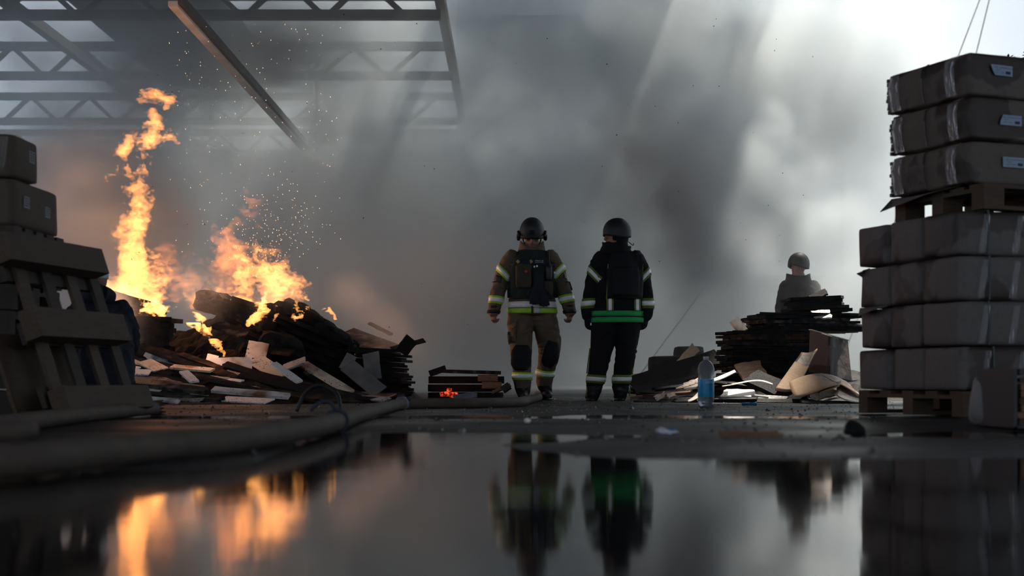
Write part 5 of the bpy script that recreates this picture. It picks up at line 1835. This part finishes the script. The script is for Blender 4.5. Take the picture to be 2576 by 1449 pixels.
o = m.build('body', 'clear_plastic', bt, True)
o.modifiers.new('thickness', 'SOLIDIFY').thickness = .0012
MB().lathe([(.0, .022), (.044 * S, .026), (.0515 * S, .036 * S), (.0522 * S, .10 * S), (.0, .1001 * S)], 32).build('water', 'bottle_water', bt, True)
MB().lathe([(.0548 * S, .082 * S), (.0552 * S, .084 * S), (.0545 * S, .14 * S), (.0548 * S, .198 * S), (.0543 * S, .20 * S)], 40).build('label', 'bottle_label', bt, True)['label'] = 'blue wrap-around paper label'
MB().lathe([(.0, .352 * S), (.017 * S, .352 * S), (.0178 * S, .350 * S), (.0178 * S, .333 * S), (.0160 * S, .331 * S)], 24).build('cap', 'plastic_pale', bt, True)
tm = text_mesh('AKVA', .022, 'print', bt, 'plastic_pale', (-.012, -.0615, .188), (PI / 2, 0, 0))

# ---- litter on the wet ground
def on_ground(px, py, dz=0.0):
    d = G(py)
    x_ = X(px, d)
    return Vector((x_, d, max(0.0, ground_height(x_, d)) + dz))
m = MB()
ell(m, (0, 0, .014), (.035, .03, .016), None, 12)
ell(m, (.045, .01, .010), (.03, .02, .012), None, 12)
me = fuse(m, .006, 1, 'crumpled_film')
wrinkle(me, .02, None, 4.0)
o = link('crumpled_film', me, 'plastic_pale', None, False)
o.location = on_ground(1668, 1094)
tag(o, 'crumpled pale plastic film lying in the puddle', 'litter')
o = link('crumpled_film', me.copy(), None)
o.data.materials.clear()
o.data.materials.append(MATS['plastic_blue'])
o.location = on_ground(1694, 1090)
o.rotation_euler[2] = 1.2
o.scale = (.7, .7, .7)
tag(o, 'scrap of blue plastic beside the crumpled film', 'litter')
board('wood_sliver', on_ground(1822, 1104, .012), on_ground(1958, 1103, .008), .05, .016, 'raw_wood', R7, (0, -.3, 1), .012, .02, label='reddish wood sliver floating in the puddle below the bottle', cat='wood')
board('wood_sliver', on_ground(1175, 1052, .006), on_ground(1275, 1050, .006), .06, .010, 'raw_wood', R7, (0, -.2, 1), .012, .02, label='brown wood sliver on the wet ground below the tan firefighter', cat='wood')
m = MB()
ell(m, (0, 0, .02), (.045, .04, .026), None, 14)
me = m.mesh('stone')
wrinkle(me, .03, None, 8.0)
o = link('stone', me, 'char', None, True)
o.location = on_ground(2151, 1100)
tag(o, 'dark stone lying at the puddle edge before the tall stack', 'stone')
m = MB()
m.tube([(-.065, 0, .013), (-.01, 0, .013)], .013, 12).build
o1 = MB().tube([(-.065, 0, .013), (-.004, 0, .013)], .013, 12).build('tube_piece', 'plastic_blue', None, True)
o1.location = on_ground(1886, 1023)
tag(o1, 'left one of the two short blue tubes on the ground', 'tube')
o1 = MB().tube([(.0, 0, .013), (.058, 0, .013)], .013, 12).build('tube_piece', 'plastic_blue', None, True)
o1.location = on_ground(1886, 1023)
tag(o1, 'right one of the two short blue tubes on the ground', 'tube')
m = MB()
ell(m, (0, 0, .012), (.018, .018, .014), None, 12)
o = m.build('ice_lump', 'paper_and_lit_edge', None, True)
o.location = on_ground(1327, 1066)
tag(o, 'small bright lump on the puddle below the tan firefighter', 'lump')

# grit and ash flakes scattered over the ground
m = MB()
for k in range(2600):
    d = R7.uniform(7.5, 16.0) if k > 500 else R7.uniform(3.4, 8.0)
    px = R7.uniform(380, 2250)
    x_ = X(px, d)
    z_ = ground_height(x_, d)
    if z_ < .0005:
        continue
    s = R7.uniform(.004, .014) * (1.0 if R7.random() > .06 else 2.2)
    a = R7.uniform(0, PI)
    ca, sa = math.cos(a) * s, math.sin(a) * s
    hgt = s * R7.uniform(.25, .9)
    m.add([(x_ + ca, d + sa, z_ - .002), (x_ - sa, d + ca, z_ - .002), (x_ - ca, d - sa, z_ - .002), (x_ + sa, d - ca, z_ - .002), (x_ + R7.uniform(-s, s) * .4, d + R7.uniform(-s, s) * .4, z_ + hgt)],
          [(0, 1, 4), (1, 2, 4), (2, 3, 4), (3, 0, 4)])
tg = NT('grit')
oi_ = tg.noise(tg.coord(), 90, 1)
tg.set(Base_Color=tg.ramp(oi_, [(0.52, (.02, .02, .02)), (0.60, (.30, .29, .27))]), Roughness=.35)
o = m.build('ash_grit', 'grit')
tag(o, 'ash flakes and grit scattered over the wet ground', 'grit', kind='stuff')

# ---- beyond the cartons: lamp pole, two stay cables, a leafy tip
o = MB().tube([(X(2254, 33), 33, 0), (X(2254, 33), 33, 13)], .055, 12).build('lamp_pole', 'pole_grey', None, True)
tag(o, 'pale upright pole behind the tall stack', 'pole')
o = MB().tube([(X(2118, 40), 40, 0), (X(2118, 40), 40, 14)], .045, 10).build('lamp_pole', 'pole_grey', None, True)
tag(o, 'faint upright pole in the bright smoke', 'pole')
for a_, b_, lab in (((2388, 200), (2495, -80), 'left one of the two slanting cables above the tall stack'), ((2452, 150), (2508, -80), 'right one of the two slanting cables above the tall stack')):
    p0, p1 = P(a_[0], a_[1], 24), P(b_[0], b_[1], 24)
    dd = (p1 - p0)
    o = MB().tube([p0 - dd * 2.45, p1 + dd * 1.2], .014, 8).build('stay_cable', 'cable_grey')
    tag(o, lab, 'cable')
tr_ = empty('shrub', (X(2585, 11), 11.0, 0))
tag(tr_, 'leafy shrub tip peeping over the tall stack at the frame edge', 'shrub')
MB().tube([(0, 0, 0), (.03, 0, 1.4), (.0, 0, 2.75)], [.03, .022, .008], 8).build('stem', 'pallet_wood_dark', tr_)
plain('leaf_dark', (.03, .045, .02), .6, .3, 20, 0)
m = MB()
for k in range(160):
    a, b = R7.uniform(0, 2 * PI), R7.uniform(-1.1, 1.1)
    r_ = R7.uniform(.02, .20)
    c_ = Vector((.03 + r_ * math.cos(a) * math.cos(b), r_ * math.sin(a) * math.cos(b), 2.66 + r_ * math.sin(b)))
    d1 = Vector((R7.uniform(-1, 1), R7.uniform(-1, 1), R7.uniform(-1, 1))).normalized()
    d2 = d1.cross(Vector((R7.uniform(-1, 1), R7.uniform(-1, 1), 1))).normalized()
    l_, w_ = R7.uniform(.03, .06), R7.uniform(.008, .014)
    m.add([c_ - d1 * l_ / 2, c_ + d2 * w_, c_ + d1 * l_ / 2, c_ - d2 * w_], [(0, 1, 2, 3)])
o = m.build('foliage', 'leaf_dark', tr_)
o['kind'] = 'stuff'

# ---- sparks and floating ash
ts = NT('spark_glow')
ts.set(Base_Color=(.1, .03, .01))
ts.b.inputs['Emission Color'].default_value = (1, .55, .30, 1)
ts.b.inputs['Emission Strength'].default_value = 2.0
m = MB()
for k in range(420):
    if k < 200:
        px, py = R7.gauss(680, 60), R7.gauss(590, 60)
    else:
        px, py = R7.uniform(420, 860), R7.uniform(60, 640)
    d = R7.uniform(15.0, 17.5)
    s = R7.uniform(.0025, .0050)
    c_ = P(px, py, d)
    m.add([c_ + Vector((s, 0, 0)), c_ + Vector((-s, 0, 0)), c_ + Vector((0, 0, s * 1.4)), c_ + Vector((0, 0, -s * 1.4)), c_ + Vector((0, -s, 0)), c_ + Vector((0, s, 0))],
          [(0, 2, 4), (2, 1, 4), (1, 3, 4), (3, 0, 4), (2, 0, 5), (1, 2, 5), (3, 1, 5), (0, 3, 5)])
o = m.build('sparks', 'spark_glow')
tag(o, 'tiny glowing sparks drifting up from the fire', 'sparks', kind='stuff')
m = MB()
for k in range(110):
    px, py = R7.uniform(300, 2100), R7.uniform(20, 900)
    d = R7.uniform(11, 15.0)
    s = R7.uniform(.002, .0055)
    c_ = P(px, py, d)
    m.add([c_ + Vector((s * 1.4, 0, 0)), c_ + Vector((-s, 0, s * .5)), c_ + Vector((0, 0, s)), c_ + Vector((0, s, -s))], [(0, 1, 2), (0, 3, 1), (1, 3, 2), (2, 3, 0)])
o = m.build('floating_ash', 'char')
tag(o, 'black specks of ash floating in the air', 'ash', kind='stuff')
# ---------------------------------------------------------------- fire and smoke (volumes)
def spectral(shape, beta, seed, stretch=(1, 1, 1)):
    """Smooth random field with a power-law spectrum."""
    r = np.random.default_rng(seed)
    f = np.fft.rfftn(r.standard_normal(shape).astype(np.float32))
    L = max(shape)
    k = np.sqrt((np.fft.fftfreq(shape[0]) * L * stretch[0])[:, None, None] ** 2
                + (np.fft.fftfreq(shape[1]) * L * stretch[1])[None, :, None] ** 2
                + (np.fft.rfftfreq(shape[2]) * L * stretch[2])[None, None, :] ** 2)
    k[0, 0, 0] = 1
    f *= k ** (-beta / 2)
    f[0, 0, 0] = 0
    g = np.fft.irfftn(f, s=shape)
    return (g / g.std()).astype(np.float32)


def sstep(a, b, x):
    t_ = np.clip((x - a) / (b - a), 0, 1)
    return t_ * t_ * (3 - 2 * t_)


def grid_volume(name, dens, lo, hi, mat):
    """Turns a density array into a volume: the samples ride on points, geometry nodes write them into a grid."""
    nx, ny, nz = dens.shape
    me = bpy.data.meshes.new(name)
    me.vertices.add(nx * ny * nz)
    a = me.attributes.new('d', 'FLOAT', 'POINT')
    a.data.foreach_set('value', np.ascontiguousarray(dens.transpose(2, 1, 0)).ravel().astype(np.float32))
    # keep the points inside the volume's own bounds
    co = np.empty((nx * ny * nz, 3), np.float32)
    zz, yy, xx = np.meshgrid(np.linspace(lo[2], hi[2], nz), np.linspace(lo[1], hi[1], ny), np.linspace(lo[0], hi[0], nx), indexing='ij')
    co[:, 0], co[:, 1], co[:, 2] = xx.ravel(), yy.ravel(), zz.ravel()
    me.vertices.foreach_set('co', co.ravel())
    ob = link(name, me, mat)
    ng = bpy.data.node_groups.new(name, 'GeometryNodeTree')
    ng.interface.new_socket('Geometry', in_out='INPUT', socket_type='NodeSocketGeometry')
    ng.interface.new_socket('Geometry', in_out='OUTPUT', socket_type='NodeSocketGeometry')
    N, Lk = ng.nodes, ng.links
    gi, go = N.new('NodeGroupInput'), N.new('NodeGroupOutput')
    vc = N.new('GeometryNodeVolumeCube')
    vc.inputs['Min'].default_value = lo
    vc.inputs['Max'].default_value = hi
    for ax, n_ in zip('XYZ', (nx, ny, nz)):
        vc.inputs['Resolution ' + ax].default_value = n_
    pos = N.new('GeometryNodeInputPosition')

    def vm(op, s, b=None):
        m_ = N.new('ShaderNodeVectorMath')
        m_.operation = op
        Lk.new(s, m_.inputs[0])
        if b is not None:
            m_.inputs[1].default_value = b
        return m_.outputs[0]
    q = vm('SUBTRACT', pos.outputs[0], lo)
    q = vm('MULTIPLY', q, ((nx - 1) / (hi[0] - lo[0]), (ny - 1) / (hi[1] - lo[1]), (nz - 1) / (hi[2] - lo[2])))
    q = vm('FLOOR', vm('ADD', q, (.5, .5, .5)))
    # index by integer steps so large grids stay exact
    sp = N.new('ShaderNodeSeparateXYZ')
    Lk.new(q, sp.inputs[0])

    def im(op, s, b):
        m_ = N.new('FunctionNodeIntegerMath')
        m_.operation = op
        Lk.new(s, m_.inputs[0])
        if isinstance(b, int):
            m_.inputs[1].default_value = b
        else:
            Lk.new(b, m_.inputs[1])
        return m_.outputs[0]
    idx = im('ADD', sp.outputs[0], im('MULTIPLY', im('ADD', sp.outputs[1], im('MULTIPLY', sp.outputs[2], ny)), nx))
    si = N.new('GeometryNodeSampleIndex')
    si.data_type = 'FLOAT'
    si.domain = 'POINT'
    na = N.new('GeometryNodeInputNamedAttribute')
    na.data_type = 'FLOAT'
    na.inputs[0].default_value = 'd'
    Lk.new(gi.outputs[0], si.inputs['Geometry'])
    Lk.new(na.outputs[0], si.inputs['Value'])
    Lk.new(idx, si.inputs['Index'])
    Lk.new(si.outputs[0], vc.inputs['Density'])
    sm = N.new('GeometryNodeSetMaterial')
    sm.inputs['Material'].default_value = MATS[mat]
    Lk.new(vc.outputs[0], sm.inputs[0])
    Lk.new(sm.outputs[0], go.inputs[0])
    ob.modifiers.new('volume', 'NODES').node_group = ng
    return ob


# -------- smoke
t = NT('smoke')
t.t.nodes.remove(t.b)
pv = t.n('ShaderNodeVolumePrincipled')
pv.inputs['Color'].default_value = (0.78, 0.85, 0.88, 1)
pv.inputs['Density'].default_value = 1.0
pv.inputs['Anisotropy'].default_value = 0.4
t.l(pv.outputs[0], t.out.inputs['Volume'])

SLO, SHI = (-9.6, 13.3, 0.0), (9.2, 39.0, 9.4)
SV = 0.15
sh = tuple(int(round((SHI[i] - SLO[i]) / SV)) for i in range(3))
gx, gy, gz = np.meshgrid(*[np.linspace(SLO[i], SHI[i], sh[i], dtype=np.float32) for i in range(3)], indexing='ij')
n_a = spectral(sh, 4.2, 11)
n_b = spectral(sh, 4.2, 12)
n_c = spectral(sh, 4.2, 13)
n_f = spectral(sh, 3.3, 14)
wx, wy, wz = gx + n_a * .45, gy + n_b * .6, gz + n_c * .40
dens = np.zeros(sh, np.float32)
# each puff: pixel column, pixel row, depth, half-sizes across / deep / up in metres, density per metre, edge (0 soft .. 1 billowed)
PUFFS = [
    # bright column rising on the right
    (2050, 430, 22.8, 1.3, 1.5, 2.0, 1.0, .9),
    (2150, 260, 25.0, 1.6, 1.8, 1.9, .8, .8),
    (1915, 500, 21.6, .70, 1.2, .9, 1.5, 1.0),
    (1880, 370, 22.2, .60, 1.2, .9, 1.3, 1.0),
    (2110, 640, 21.6, 1.1, 1.2, 1.0, 1.5, .9),
    (2000, 100, 29.5, 2.2, 1.8, 1.4, .40, .6),
    (2075, 735, 17.2, .30, .3, .25, .30, .8),
    (2105, 690, 16.9, .20, .25, .16, 2.4, 1.0),
    (2330, 520, 27.0, 1.8, 3.0, 3.0, .35, .3),
    (1960, 790, 21.5, 1.2, 1.5, .9, .80, .5),
    (1740, 270, 31.5, 1.6, 1.8, 1.5, .9, .5),
    (1930, 690, 24.5, 1.2, 1.6, .9, .9, .5),
    # dark bank in the shade of the roof
    (1715, 500, 20.8, .62, 1.0, 1.25, 2.0, .6),
    (1630, 640, 20.3, .70, 1.1, .9, 1.2, .5),
    (1780, 640, 19.8, .55, .9, .6, .9, .6),
    # high drift over the middle
    (1500, 40, 31.5, 2.8, 2.0, 1.6, .40, .6),
    (1760, 150, 28.0, 1.6, 2.0, 1.2, .70, .7),
    (1200, 220, 33.5, 3.2, 2.5, 2.6, .50, .5),
    (1420, 360, 30.0, 2.4, 2.2, 2.2, .50, .5),
    (1220, 110, 31.0, 1.8, 1.8, 1.8, .40, .6),
    # grey bank behind the two firefighters
    (1330, 560, 30.5, 2.8, 2.0, 2.0, .9, .5),
    (1160, 690, 29.5, 2.8, 2.0, 1.7, .9, .5),
    (1000, 770, 18.8, 1.1, 1.5, .8, .30, .5),
    (1420, 800, 29.0, 3.0, 2.0, 1.5, .9, .4),
    (1760, 830, 21.5, 1.3, 2.2, .7, .40, .4),
    (1040, 470, 27.0, 2.2, 2.4, 1.5, .45, .6),
    (2045, 712, 16.5, .26, .25, .32, .8, .7),
    # over the fire
    (500, 790, 14.3, .22, .25, .20, .35, .7),
    (730, 900, 14.0, .30, .25, .16, .5, .7),
    (975, 855, 14.6, .35, .4, .25, .5, .7),
    (1060, 930, 14.4, .22, .3, .25, .9, .7),
    (300, 860, 13.9, .14, .2, .2, 1.2, .7),
    (175, 590, 17.2, .75, .55, .85, 1.0, .7),
    (120, 470, 17.2, .8, .6, .7, .9, .7),
    (140, 600, 18.8, 1.3, 1.3, 1.2, .80, .6),
    (100, 420, 21.0, 1.8, 1.7, 1.6, .55, .6),
    (740, 600, 20.5, 1.7, 1.8, 1.4, .35, .7),
    (520, 770, 16.8, .45, .4, .30, .4, .7),
    (640, 400, 26.0, 2.0, 1.8, 1.7, .30, .7),
    (330, 50, 23.8, 2.6, 1.6, .9, .60, .6),
    (760, 70, 25.0, 2.0, 2.0, 1.0, .40, .6),
    (380, 470, 27.0, 3.2, 2.5, 2.2, .55, .5),
    (780, 780, 24.0, 3.5, 3.0, 1.4, .40, .4),
]
for px, py, d, rx, ry, rz, amp, edge in PUFFS:
    c_ = P(px, py, d)
    q = ((wx - c_.x) / rx) ** 2 + ((wy - c_.y) / ry) ** 2 + ((wz - c_.z) / rz) ** 2
    g = np.exp(-q * 0.9)
    hard = sstep(.22, .62, g + n_f * .13 * (g > .02))
    dens += amp * (g * (1 - edge) + hard * edge)
haze = (.022 + .014 * sstep(-1.2, 1.0, n_c)) * sstep(15.5, 20.0, gy)
dens = dens * (.75 + .30 * np.clip(n_f, -2, 2)) + haze
dens *= sstep(0, 1.0, np.minimum(np.minimum(gx - SLO[0], SHI[0] - gx), np.minimum(SHI[1] - gy, (gy - SLO[1]) * 3.0))) * sstep(0, 1.2, SHI[2] - gz)
dens = np.clip(dens, 0, None)
smoke = grid_volume('smoke', dens, SLO, SHI, 'smoke')
tag(smoke, 'grey smoke drifting through the burnt hall, white where the sun strikes it', 'smoke', kind='stuff')
del gx, gy, gz, n_a, n_b, n_c, n_f, wx, wy, wz, dens, q, g, hard

# -------- flames
def flame_mat(name, col, k):
    """Gas that gives off light: emission through the whole body of the flame, brighter where it is thicker."""
    t_ = NT(name)
    t_.t.nodes.remove(t_.b)
    em = t_.n('ShaderNodeEmission')
    em.inputs['Color'].default_value = (*col, 1)
    em.inputs['Strength'].default_value = k
    t_.l(em.outputs[0], t_.out.inputs['Volume'])
    t_.m.cycles.homogeneous_volume = True
    return t_.m


flame_mat('flame', (1.0, .33, .07), 7.0)
flame_mat('flame_core', (1.0, .42, .09), 8.0)
flame_mat('flame_bright', (1.0, .40, .10), 30.0)
flame_mat('flame_faint', (1.0, .28, .07), 2.2)


def iso_mesh(name, dens, lo, hi, thr):
    """Closed surface of the region where dens exceeds thr."""
    tmp = grid_volume('tmp_grid', dens, lo, hi, 'flame')
    ng = tmp.modifiers[0].node_group
    go = [n_ for n_ in ng.nodes if n_.bl_idname == 'NodeGroupOutput'][0]
    vc = [n_ for n_ in ng.nodes if n_.bl_idname == 'GeometryNodeVolumeCube'][0]
    vm_ = ng.nodes.new('GeometryNodeVolumeToMesh')
    vm_.inputs['Threshold'].default_value = thr
    ng.links.new(vc.outputs[0], vm_.inputs['Volume'])
    ng.links.new(vm_.outputs[0], go.inputs[0])
    dg = bpy.context.evaluated_depsgraph_get()
    me_ = bpy.data.meshes.new_from_object(tmp.evaluated_get(dg))
    me_.name = name
    me_.materials.clear()
    bpy.data.objects.remove(tmp)
    bpy.data.node_groups.remove(ng)
    return me_


def warp_take(f, ix, iy, iz):
    nx, ny, nz = f.shape
    return f[np.clip(ix, 0, nx - 1).astype(np.int32), np.clip(iy, 0, ny - 1).astype(np.int32), np.clip(iz, 0, nz - 1).astype(np.int32)]


def flame(name, d, spines, vox, seed, mat, label, depth=.35, lick=.5, thin=.35, pad=.3, tear=1.0):
    """spines: lists of (px, py, half-width in px, strength); a body of fire follows each, torn by rising noise."""
    k = d / FPX
    ax = [X(p[0] + s * p[2], d) for sp in spines for p in sp for s in (-1, 1)]
    az = [CAM_H + (HY - p[1]) * k for sp in spines for p in sp]
    lo = (min(ax) - pad * .8, d - depth, min(az) - .06)
    hi = (max(ax) + pad * .8, d + depth, max(az) + pad)
    shp = tuple(max(8, int((hi[i] - lo[i]) / vox)) for i in range(3))
    xs_, ys_, zs_ = [np.linspace(lo[i], hi[i], shp[i], dtype=np.float32) for i in range(3)]
    x, y, z = np.meshgrid(xs_, ys_, zs_, indexing='ij')
    w1 = spectral(shp, 4.0, seed, (1, 1, .6))
    w2 = spectral(shp, 4.0, seed + 1, (1, 1, .6))
    w3 = spectral(shp, 3.2, seed + 2, (1, 1, .7))
    w4 = spectral(shp, 3.2, seed + 3, (1, 1, .55))
    w5 = spectral(shp, 2.5, seed + 4, (1, 1, .7))
    up = np.clip((z - lo[2]) / (hi[2] - lo[2]), 0, 1)
    xw = x + w1 * (.03 + .06 * up) * lick * 2
    zw = z + w2 * .10 * lick * 2
    e = np.full(shp, -9.0, np.float32)
    st = np.zeros(shp, np.float32)
    for sp in spines:
        pts = [(X(p[0], d), CAM_H + (HY - p[1]) * k, p[2] * k, p[3]) for p in sp]
        for (xa, za, ra, sa), (xb, zb, rb, sb) in zip(pts[:-1], pts[1:]):
            vx, vz = xb - xa, zb - za
            tt = np.clip(((xw - xa) * vx + (zw - za) * vz) / (vx * vx + vz * vz + 1e-6), 0, 1)
            r_ = ra + (rb - ra) * tt
            dist = np.sqrt((xw - xa - vx * tt) ** 2 + (zw - za - vz * tt) ** 2 + ((y - d) * .55) ** 2 * (ra + .1) / (ra + .02))
            ee = 1 - dist / r_
            ss = sa + (sb - sa) * tt
            m_ = ee > e
            e = np.where(m_, ee, e)
            st = np.where(m_, ss, st)
    body = sstep(.05, .80, e + w3 * .38 * tear * (.6 + .8 * (1 - np.clip(e, 0, 1))))
    body = body * sstep(-1.9, .4, w5 * tear + 1.2 * e)
    sheets = .12 + (1 - tear) * .5 + np.exp(-(w4 / thin) ** 2) + .35 * np.exp(-(w3 / thin) ** 2)
    dn = body * sheets * np.clip(st, .05, 1) ** .35
    dn *= sstep(0, .05, np.minimum(np.minimum(x - lo[0], hi[0] - x), np.minimum(y - lo[1], hi[1] - y)))
    dn[dn < .02] = 0
    o = link(name, iso_mesh(name, dn, lo, hi, .11), mat, None, True)
    tag(o, label, 'flame', 'flames over the burning pile', 'thing')
    if mat == 'flame':
        link('flame_core', iso_mesh('flame_core', dn, lo, hi, .60), 'flame_core', o, True)
    print('FLAME', label, len(o.data.polygons))
    return o


flame('flame', 15.6, [
    [(338, 770, 50, .9), (350, 700, 56, 1.0), (346, 620, 48, .9), (352, 540, 46, .8), (345, 480, 48, .8), (348, 425, 40, .8), (372, 372, 30, .7), (362, 325, 26, .7), (356, 292, 16, .6)],
    [(345, 470, 36, .7), (318, 440, 34, .7), (296, 405, 28, .7), (302, 362, 16, .6)],
    [(300, 400, 20, .7), (262, 430, 13, .6)],
    [(372, 362, 26, .7), (405, 372, 20, .7), (428, 390, 13, .6)],
    [(326, 248, 16, .6), (365, 234, 22, .6), (398, 250, 16, .6)],
    [(395, 250, 15, .6), (386, 274, 10, .5)],
    [(385, 740, 34, .8), (402, 690, 28, .7)],
    [(252, 738, 12, .7), (250, 700, 9, .6)],
], .0115, 21, 'flame', 'tall yellow column of flame rising from the pile')
flame('flame', 15.75, [
    [(400, 745, 45, .6), (415, 690, 42, .6), (425, 640, 28, .5), (418, 605, 14, .4)],
    [(430, 750, 42, .5), (470, 705, 34, .5), (472, 650, 22, .4)],
], .0125, 27, 'flame_faint', 'wispy flame drifting right from the tall column', thin=.28)
flame('flame', 15.9, [
    [(625, 760, 30, .5), (605, 715, 36, .75), (612, 670, 30, .5), (605, 640, 16, .3)],
    [(700, 770, 50, .6), (690, 725, 48, .8), (672, 680, 34, .7), (662, 645, 16, .45)],
    [(700, 740, 45, .6), (725, 705, 30, .5), (735, 680, 12, .3)],
    [(480, 740, 30, .22), (520, 700, 30, .2), (560, 720, 30, .25)],
    [(735, 750, 22, .3), (760, 755, 16, .2)],
], .0125, 41, 'flame', 'broad orange flame on the crest of the pile beside the black heap')
flame('flame', 13.35, [
    [(508, 820, 13, .9), (502, 792, 11, .8), (480, 776, 6, .6)],
    [(482, 826, 15, .9), (512, 836, 18, 1.0), (530, 850, 16, 1.0), (548, 866, 11, .9), (562, 880, 6, .8)],
    [(505, 825, 11, .8), (468, 814, 7, .6)],
    [(545, 850, 12, .9), (555, 836, 7, .7)],
    [(585, 862, 5, .7), (600, 852, 4, .6)],
], .0075, 61, 'flame_bright', 'small bright fire licking over boards at the front of the pile', depth=.16, pad=.10, thin=.5, tear=.35, lick=.3)
flame('flame', 13.95, [
    [(628, 805, 8, .5), (640, 782, 16, .6), (662, 770, 12, .5), (672, 752, 6, .35)],
    [(688, 790, 6, .4), (692, 775, 4, .3)],
    [(696, 750, 7, .4), (703, 735, 4, .3)],
    [(745, 770, 10, .5), (758, 760, 6, .35)],
], .009, 71, 'flame_bright', 'low orange fire curling against the black heap', depth=.18, pad=.10, tear=.35, lick=.3)
flame('flame', 14.9, [
    [(380, 800, 5, .6), (377, 785, 4, .4)],
    [(360, 780, 18, .4), (410, 785, 22, .35), (430, 770, 12, .3)],
], .010, 81, 'flame_bright', 'little tongue of fire on the black stack under the tall flame', depth=.15, pad=.10, tear=.35, lick=.3)
flame('flame', 15.2, [
    [(838, 800, 6, .3), (825, 775, 7, .35), (818, 770, 4, .3)],
], .011, 91, 'flame_bright', 'thin flicker of fire on the slope right of the black heap', depth=.12, pad=.1, tear=.35, lick=.3)
flame('flame', 16.6, [
    [(560, 720, 60, .35), (590, 620, 45, .25), (610, 540, 38, .18), (640, 480, 26, .14), (620, 455, 18, .10)],
], .018, 95, 'flame_faint', 'faint reddish flame fading into smoke above the pile', depth=.45)

def fire_lamp(name, loc, power, rad, col=(1.0, .48, .28)):
    l_ = bpy.data.lights.new(name, 'POINT')
    l_.energy = power
    l_.color = col
    l_.shadow_soft_size = rad
    o_ = bpy.data.objects.new(name, l_)
    COL.objects.link(o_)
    o_.location = loc
    o_.visible_glossy = False      # the flame itself is what the puddle mirrors
    return o_


fire_lamp('fire_light', P(345, 620, 15.6), 300, .40)
fire_lamp('fire_light', P(675, 705, 15.9), 130, .35)
fire_lamp('fire_light', P(515, 825, 13.2), 7, .08)
